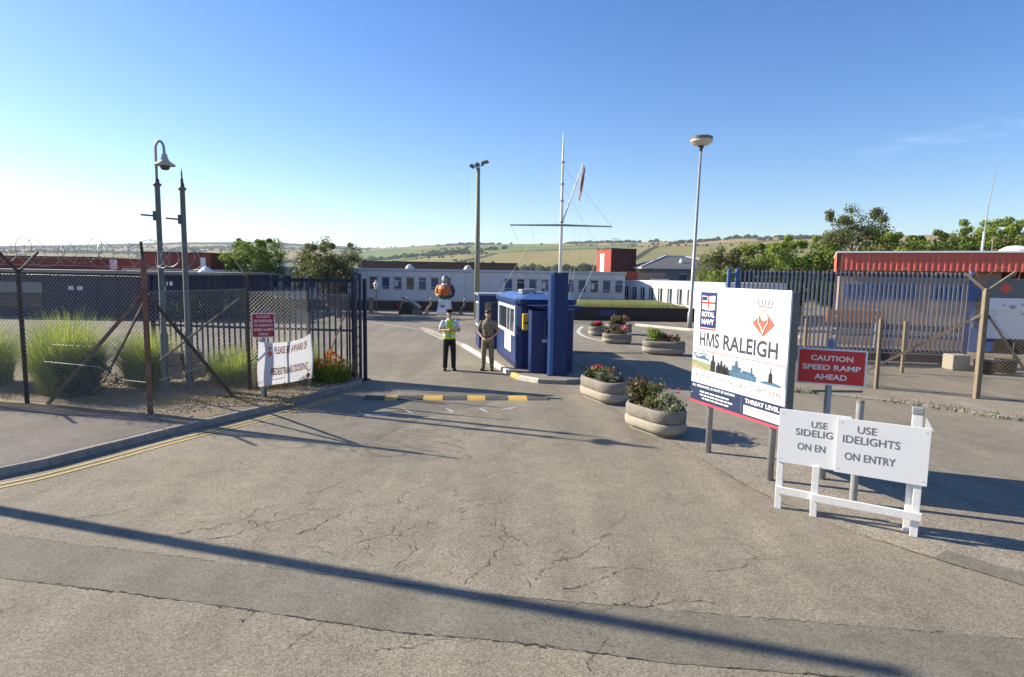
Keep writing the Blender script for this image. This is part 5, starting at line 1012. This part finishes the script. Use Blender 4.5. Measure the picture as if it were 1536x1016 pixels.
rings(MB(), [(0, -.05, 1.95, .22, .22), (0, -.05, 2.08, .18, .18)]).build('collar', 'white', fh, smooth=True)
h_ = MB(); _ell(h_, (0, -.02, 2.32), .2, .23, .27, 14); h_.tube([(0, 0, 1.98), (0, 0, 2.2)], [.13, .12], 10); _ell(h_, (0, -.25, 2.30), .035, .05, .06, 8); remesh(h_, 'head', mat('figurehead_face', (0.34, 0.32, 0.31), .5, .2, 6), .025, fh)
h_ = MB(); _ell(h_, (0, .05, 2.42), .24, .24, .20, 14); _ell(h_, (.18, .06, 2.25), .09, .14, .18, 10); _ell(h_, (-.18, .06, 2.25), .09, .14, .18, 10); remesh(h_, 'hair', mat('figurehead_hair', (0.16, 0.16, 0.17), .6, .3, 8), .03, fh)
_ell(MB(), (0, -.2, 2.14), .09, .06, .07, 10).build('beard', 'inkgrey', fh, smooth=True)
gn = thing('deck_gun', 'small grey gun barrel raised on a dark carriage on the forecourt', 'gun', (-7.0, 41.0, 0.05), math.radians(10))
MB().tube([(.75, 0, .35), (.3, 0, .75), (-.42, 0, 1.12)], [.16, .14, .10], 12).build('barrel', 'galv', gn, smooth=True); MB().lathe([(.13, 0), (.13, .1)], 12).build('muzzle', 'lampgalv', gn).matrix_local = Matrix.Translation((-.48, 0, 1.15)) @ Matrix.Rotation(-1.1, 4, 'Y')
MB().vprism([(-.7, 0), (.3, 0), (.2, .55), (-.1, .8), (-.45, .75), (-.6, .3)], -.28, .28).build('carriage', 'bootblack', gn, bevel=.03)
for y in (-.36, .36): MB().lathe([(.26, -.05), (.26, .05)], 14).build('wheel', 'bootblack', gn).matrix_local = Matrix.Translation((-.35, y, .26)) @ Matrix.Rotation(math.pi / 2, 4, 'X')
MB().vprism([(.3, 0), (.95, 0), (.9, .16), (.35, .45)], -.2, .2).build('trail', 'lampgrey', gn)
def serpent(label, x, y):
    t = thing('serpent_post', label, 'ornament', (x, y, .05)); MB().tube([(-.28, 0, .02), (-.3, 0, .2), (-.2, 0, .42), (-.04, 0, .58), (0, 0, .76), (-.06, 0, .92), (-.02, 0, 1.0)], [.08, .09, .085, .075, .065, .055, .03], 10).build('body', 'conpost', t, smooth=True); MB().tube([(-.07, 0, .95), (.0, 0, 1.03), (.1, 0, 1.0)], [.05, .06, .02], 8).build('head', 'lampcream', t); box_on(t, 'base', 'conpost', -.42, -.1, -.15, .15, 0, .06)
serpent('curved tan serpent ornament between the gun and the figurehead', -5.55, 41.4); serpent('curved tan serpent ornament between the figurehead and the sentry kiosk', -3.25, 41.4)
ln = thing('lantern', 'white lantern on a short post beside a brick pier', 'lantern', (-9.25, 41.2, .05)); MB().tube([(0, 0, 0), (0, 0, 1.62)], .05, 8).build('post', 'lampgrey', ln); MB().lathe([(.08, 0), (.16, .32), (.2, .34), (.05, .5), (.02, .6)], 6, (0, 0, 1.62)).build('lantern_head', 'white', ln)
pi = thing('brick_pier', 'slim tan brick pier beside the lantern', 'pier', (-9.6, 41.3, .05)); box_on(pi, 'shaft', 'bricktan', -.13, .13, -.13, .13, 0, 1.0); box_on(pi, 'cap', 'conpost', -.17, .17, -.17, .17, 1.002, 1.08)
ff = thing('lifebuoy', 'round red lifebuoy hung on the dark plinth wall', 'lifebuoy', (-8.2, 44.72, .42)); P_ = [(.22 * math.cos(a), 0, .22 * math.sin(a)) for a in np.linspace(0, 6.283, 19)]; MB().tube(P_, .06, 8).build('ring', 'signreddark', ff)

# ------------------------------------------------------------------ two people
def person(label, loc, rz, arms, shirtm, trousm, bootm, cap, vest, sleeve_to):
    p = thing('person', label, 'person', loc, rz); SK = .008
    leg = [((s * .085, 0, .93), (s * .115, -.012, .50), (s * .125, .02, .10)) for s in (-1, 1)]
    b = MB(); rings(b, [(0, 0, .90, .15, .105), (0, 0, 1.05, .145, .10), (0, -.01, 1.22, .155, .105), (0, 0, 1.36, .175, .11), (0, .01, 1.45, .13, .085), (0, .01, 1.50, .06, .06)])
    for l_ in leg: b.tube(l_, [.085, .055, .042], 10)
    for s in (-1, 1):
        b.tube([(s * .125, .03, .09), (s * .135, -.04, .05), (s * .15, -.15, .035)], [.04, .042, .032], 8)
        sh = (s * .185, .01, 1.415); el, wr = arms[s]
        b.tube([sh, el], [.052, .04], 10); b.tube([el, wr], [.04, .027], 10); _ell(b, sh, .06, .058, .058, 10)
        el_, wr_ = Vector(el), Vector(wr); d = (wr_ - el_).normalized(); inn = Vector((-s, 0, 0)); inn = (inn - d * inn.dot(d)).normalized(); up = d.cross(inn).normalized()
        if up.z < 0: up = -up
        pc = wr_ + d * .045; _ell(b, tuple(pc), .034, .034, .034, 8); b.tube([tuple(wr_), tuple(wr_ + d * .085)], [.028, .036], 8)
        for k, (o_, ln_) in enumerate(((.03, .075), (.011, .088), (-.009, .082), (-.028, .062))):
            b0 = wr_ + d * .075 + up * o_; b1 = b0 + d * ln_ * .5 + inn * .012; b2 = b1 + (d * .55 + inn * .8).normalized() * ln_ * .5; b.tube([tuple(b0), tuple(b1), tuple(b2)], [.0105, .0098, .008], 6)
        t0 = wr_ + d * .03 + up * .03; t1 = t0 + (d * .6 + up * .7 + inn * .3).normalized() * .04; t2 = t1 + (d * .9 + inn * .5).normalized() * .032; b.tube([tuple(t0), tuple(t1), tuple(t2)], [.013, .0115, .009], 6)
    b.tube([(0, .015, 1.46), (0, 0, 1.58)], [.056, .052], 10)
    _ell(b, (0, -.005, 1.655), .073, .092, .108, 14); _ell(b, (0, -.04, 1.60), .05, .055, .05, 10); _ell(b, (0, -.098, 1.638), .012, .018, .02, 8); b.tube([(0, -.092, 1.665), (0, -.105, 1.635)], [.008, .013], 6)
    for s in (-1, 1): _ell(b, (s * .076, .005, 1.645), .012, .022, .032, 8)
    _ell(b, (0, -.088, 1.603), .024, .012, .009, 8)
    body = remesh(b, 'body', 'skin', SK, p, 2)
    for s in (-1, 1): _ell(MB(), (s * .03, -.089, 1.664), .009, .006, .006, 8).build('eye', 'ink', body)
    for s in (-1, 1): MB().tube([(s * .014, -.094, 1.683), (s * .048, -.086, 1.684)], .004, 5).build('eyebrow', 'hair', body)
    t = MB(); rings(t, [(0, 0, .83, .165, .125), (0, 0, .95, .165, .12), (0, 0, 1.02, .155, .112)])
    for s, l_ in zip((-1, 1), leg): t.tube([l_[0], (s * .10, -.006, .72), l_[1], (s * .12, .004, .3), (s * .125, .02, .07 if bootm == 'bootblack' else .15)], [.098, .092, .078, .074, .068], 12)
    remesh(t, 'trousers', trousm, .013, p, 3)
    for s in (-1, 1):
        bo_ = MB(); bo_.tube([(s * .128, .03, .2 if bootm != 'bootblack' else .1), (s * .128, .03, .06)], [.052, .058], 10); bo_.tube([(s * .13, .06, .045), (s * .14, -.06, .045), (s * .155, -.185, .035)], [.045, .052, .04], 10); bo_.box(s * .14 - .045, s * .14 + .045, -.17, .09, 0, .025)
        remesh(bo_, 'boot', bootm, .011, p, 2)
    t = MB(); rings(t, [(0, 0, .93 if not vest else .98, .168, .125), (0, 0, 1.08, .165, .12), (0, -.01, 1.24, .175, .128), (0, 0, 1.38, .19, .125), (0, .01, 1.45, .15, .10), (0, .01, 1.505, .072, .07)])
    for s in (-1, 1):
        sh = Vector((s * .185, .01, 1.415)); el = Vector(arms[s][0]); wr = Vector(arms[s][1]); _ell(t, tuple(sh), .064, .063, .062, 10)
        if sleeve_to < 1: t.tube([tuple(sh), tuple(sh.lerp(el, sleeve_to))], [.062, .064], 12)
        else: t.tube([tuple(sh), tuple(el), tuple(el.lerp(wr, sleeve_to - 1))], [.068, .058, .05], 12)
    rings(t, [(0, .012, 1.48, .068, .066), (0, .008, 1.535, .062, .062)]); remesh(t, 'shirt', shirtm, .012, p, 3)
    if vest:
        v_ = MB(); rings(v_, [(0, 0, .93, .185, .142), (0, 0, 1.08, .183, .138), (0, -.01, 1.24, .19, .145), (0, 0, 1.36, .175, .138), (0, .005, 1.45, .135, .112), (0, .005, 1.49, .085, .085)]); vo = remesh(v_, 'hivis_vest', 'hivis', .012, p, 3)
        rings(MB(), [(0, -.003, 1.005, .1885, .1455), (0, -.003, 1.06, .1875, .1445)], 24).build('reflective_band', 'reflect', vo, smooth=True)
        for s in (-1, 1): MB().tube([(s * .10, -.115, 1.08), (s * .10, -.143, 1.24), (s * .10, -.118, 1.40), (s * .1, -.05, 1.475)], .016, 6).build('reflective_strap', 'reflect', vo)
        MB().box(-.006, .006, -.158, -.128, .95, 1.36).build('zip', 'blackcloth', vo)
    else:
        rings(MB(), [(0, 0, .985, .173, .130), (0, 0, 1.03, .172, .128)], 24).build('belt', 'bootbrown', p, smooth=True)
        for s in (-1, 1): MB().box(s * .08 - .05, s * .08 + .05, -.142, -.118, 1.22, 1.33).build('pocket', shirtm, p, bevel=.01)
    h_ = MB(); _ell(h_, (0, .018, 1.675), .079, .088, .10, 14); hr_ = remesh(h_, 'hair', 'hair', .012, p, 2)
    if cap == 'cap':
        c_ = MB(); rings(c_, [(0, .0, 1.70, .088, .10), (0, .0, 1.735, .09, .103), (0, .0, 1.76, .125, .135), (0, .005, 1.785, .12, .13), (0, .005, 1.795, .05, .05)], 20); k_ = c_.build('cap', 'blackcloth', p, smooth=True); c_ = MB(); rings(c_, [(0, -.06, 1.70, .075, .085), (0, -.062, 1.706, .075, .083)], 16); c_.build('peak', 'bootblack', k_)
    else:
        c_ = MB(); rings(c_, [(0, .0, 1.695, .084, .098), (0, .0, 1.72, .087, .10), (.02, .0, 1.755, .10, .105), (.03, .01, 1.775, .07, .08), (.03, .01, 1.78, .03, .03)], 18); c_.build('beret', 'bootbrown', p, smooth=True)
    return p
person('person in a yellow hi-vis vest, white shirt and black trousers, hands together at the chest', (-1.82, 17.6, .004), math.radians(12), {-1: ((-.285, -.03, 1.17), (-.075, -.235, 1.20)), 1: ((.285, -.04, 1.17), (.085, -.225, 1.18))}, 'shirt', 'blackcloth', 'bootblack', 'cap', True, .72)
person('person in camouflage uniform and brown boots with hands clasped low beside the kiosk', (-.71, 17.72, .004), math.radians(-6), {-1: ((-.30, .03, 1.13), (-.10, -.17, .96)), 1: ((.30, .02, 1.13), (.10, -.18, .95))}, 'camo', 'camo', 'bootbrown', 'beret', False, .80)

# ------------------------------------------------------------------ planting
def clump(name, label, x, y, n, rad, h0, h1, m, spread, wd=.016, elli=1.0, group=None, cat='plant', z=.1, droop=1.9):
    t = thing(name, label, cat, (x, y, z), 0, group); link('blades', blade_mesh('blades', n, rad, h0, h1, wd, spread, LM[m], elli, 5, droop), t); link('dry_blades', blade_mesh('dry_blades', n // 6, rad * 1.05, h0 * .3, h0 * .7, wd, spread * 1.3, LM['straw'], elli, 3), t); return t
gg = 'ornamental grasses'
clump('ornamental_grass', 'largest ornamental grass clump behind the fence along the footpath', -9.75, 13.2, 4200, .55, .8, 2.15, 'grass', .68, .020, group=gg)
clump('ornamental_grass', 'ornamental grass clump beside the bases of the two lamp columns', -8.55, 14.1, 2800, .42, .6, 1.75, 'grass', .68, .020, group=gg)
clump('ornamental_grass', 'low spreading grass clump between the steel column and the cyclists sign', -6.7, 14.75, 2600, .62, .4, 1.15, 'grass', .7, .018, group=gg)
clump('ornamental_grass', 'small pale grass clump just behind the banner', -5.35, 14.95, 1900, .40, .5, 1.35, 'grass', .6, .017, group=gg)
clump('ornamental_grass', 'far left grass clump at the edge of the fence', -12.2, 13.9, 2400, .5, .7, 1.8, 'grass', .5, .020, group=gg)
clump('dry_grass', 'straw coloured dry tuft at the foot of the banner', -5.7, 14.1, 500, .35, .2, .5, 'straw', .9, .012)
for (x, y, lb) in ((-9.0, 12.75, 'dark twiggy shrub in front of the largest grass clump'), (-7.75, 14.5, 'extra dark twiggy shrub behind the lamp columns for shading beneath'), (-6.1, 14.5, 'dark twiggy shrub behind the cyclists sign')):  # the lamp column shrub is extra, added for dark shading beneath the grasses
    t = thing('shrub', lb, 'shrub', (x, y, .1)); cl = [(random.gauss(0, .32), random.gauss(0, .22), random.uniform(.2, .75), random.uniform(.15, .26)) for _ in range(14)]
    link('crown', leaf_cloud('crown', cl, 1500, .035, LM['dark']), t); s_ = MB()
    for c in cl: s_.tube([(0, 0, 0), (c[0] * .5, c[1] * .5, c[2] * .5), c[:3]], [.015, .01, .005], 5)
    s_.build('stem', 'bark', t)
dl = thing('daylily_clump', 'clump of orange daylilies beside the blue gate post', 'flowers', (-4.5, 14.95, .1)); link('leaves', blade_mesh('leaves', 900, .45, .4, .78, .024, .95, LM['lily'], .8, 5, 1.3), dl)
fm = leaf_cloud('flower', [(0, 0, 0, .03)], 10, .05, LM['orangepetal'])
for i in range(40):
    a, rr = random.uniform(0, 6.28), .42 * math.sqrt(random.random()); x, y, z = rr * math.cos(a), rr * math.sin(a) * .8, random.uniform(.5, .82) - rr * .4
    o = link('flower', fm, dl, (x, y, z), (random.uniform(-.6, .6), random.uniform(-.6, .6), a)); o.scale = (1.05,) * 3; MB().tube([(x * .4, y * .4, 0), (x * .8, y * .8, z * .6), (x, y, z)], .004, 4).build('stem', LM['lily'], dl)
# loose stones by the corner post
V = []; 
stones = MB()
for _ in range(420):
    t = random.random(); x = lerp(-6.7, -4.3, t) + random.gauss(0, .25); y = lerp(11.05, 14.2, t) + random.gauss(0, .3); r_ = random.uniform(.008, .03); _ell(stones, (x, y, .118 + r_ * .3), r_, r_ * random.uniform(.6, 1), r_ * .6, 5)
stones.build('gravel', 'concrete', kind='stuff')
lit = leaf_cloud('leaf_litter', [(random.uniform(-11, -4.6), random.uniform(12.2, 15.4), .13, .35) for _ in range(120)], 5200, .03, LM['straw'], .04); o = bpy.data.objects.new('leaf_litter', lit); C.objects.link(o); o['kind'] = 'stuff'

def tree(label, x, y, h, rx, rz, m, n=7000, sz_=.13, base=0.0, ry=None, trunk_r=.14, cat='tree', lean=0.0):
    t = thing('tree', label, cat, (x, y, base)); ry = ry or rx; cz = h - rz; cl = []
    nb = 64
    for i in range(nb):
        d = Vector((random.gauss(0, 1), random.gauss(0, 1), random.gauss(.15, .9))).normalized(); q = random.uniform(.35, .98) * (1 + .06 * math.sin(3 * math.atan2(d.y, d.x) + x))
        cl.append((d.x * rx * q + lean * d.z, d.y * ry * q, cz + d.z * rz * q, random.uniform(.16, .34) * min(rx, rz * 1.3)))
    for i in range(8): cl.append((random.uniform(-.6, .6) * rx, random.uniform(-.6, .6) * ry, h - rz * random.uniform(.02, .3), .13 * rz))
    link('crown', leaf_cloud('crown', cl, n, sz_, LM[m], .85), t)
    tr = MB(); tr.tube([(0, 0, 0), (.04, 0, cz * .55), (0, .05, cz + rz * .2)], [trunk_r, trunk_r * .75, trunk_r * .35], 8); k_ = tr.build('trunk', 'bark', t)
    lm = MB()
    for c in cl[:16]: lm.tube([(0, 0, cz * random.uniform(.5, .9)), (c[0] * .5, c[1] * .5, lerp(cz * .8, c[2], .6)), c[:3]], [trunk_r * .4, trunk_r * .25, trunk_r * .08], 5)
    lm.build('limbs', 'bark', k_)
    return t
tree('round dark green tree beside the square red brick plant room', -18.0, 42.5, 4.95, 2.4, 1.45, 'oak', 13000, .085)
tree('olive green tree behind the left gate post in front of the prefab', -12.0, 39.5, 4.75, 2.3, 1.75, 'olive', 15000, .075)
tree('small bronze tinted tree beside the lattice gate post', -10.6, 37.0, 2.9, 1.3, 1.3, 'bronze', 3500, .06)
for x, y, h, rx, lb in ((-17.5, 33.6, 1.7, 1.5, 'green hedge bush under the pale prefab windows'), (-15.2, 33.8, 1.45, 1.5, 'green hedge bush beside the olive tree'), (-13.2, 33.9, 1.5, 1.3, 'green hedge bush in front of the bronze tree')): tree(lb, x, y, h, rx, h * .52, 'dark', 2600, .08, cat='bush', trunk_r=.05)
RT = (('bushy olive tree to the left of the tree line behind the gatehouse', 15.9, 45, 4.6, 2.2, 2.0, 'olive'), ('bright green bushy tree next to the olive one', 18.8, 46, 5.2, 2.1, 2.3, 'bright'), ('bright green tree with a low crown before the tall tree', 21.8, 46, 5.6, 2.0, 2.5, 'bright'),
      ('tallest dark tree rising over the left end of the gatehouse roof', 27.0, 49, 7.9, 2.3, 2.9, 'olive'), ('wide dark bush below the tallest tree', 24.6, 47, 4.9, 2.2, 2.3, 'oak'), ('bright green tree right of the tallest tree', 29.6, 47, 6.1, 2.3, 2.4, 'bright'), ('mid green tree behind the whip aerial', 32.6, 47, 6.2, 2.3, 2.4, 'oak'),
      ('lush bright green tree right of the whip aerial', 35.6, 46, 7.1, 2.4, 2.7, 'bright'), ('tall leafy green tree near the end of the tree line', 38.9, 46, 7.2, 2.4, 2.7, 'bright'), ('rounded green tree at the far end of the tree line', 42.2, 46, 6.8, 2.5, 2.6, 'oak'))
for lb, x, y, h, rx, rz, m_ in RT: o = tree(lb, x, y, h * 1.05, rx * 1.3, rz * 1.1, m_, 17000, .10); o['group'] = 'trees behind the gatehouse'
tree('scrubby dark bush between the white building and the gate', 13.9, 41.0, 3.3, 1.6, 1.5, 'oak', 3500, .11, cat='bush', trunk_r=.07)

# ------------------------------------------------------------------ haze
hz = MB().box(-6500, 6500, -6500, 6500, -12, 190).build('haze', None, kind='stuff'); hm = bpy.data.materials.new('haze'); hm.use_nodes = True; hn = hm.node_tree.nodes; hn.remove(hn['Principled BSDF'])
pv_ = hn.new('ShaderNodeVolumePrincipled'); pv_.inputs['Color'].default_value = (0.78, 0.88, 1.0, 1); pv_.inputs['Density'].default_value = 0.00015; pv_.inputs['Anisotropy'].default_value = 0.2
hm.node_tree.links.new(pv_.outputs[0], hn['Material Output'].inputs['Volume']); hz.data.materials.append(hm)
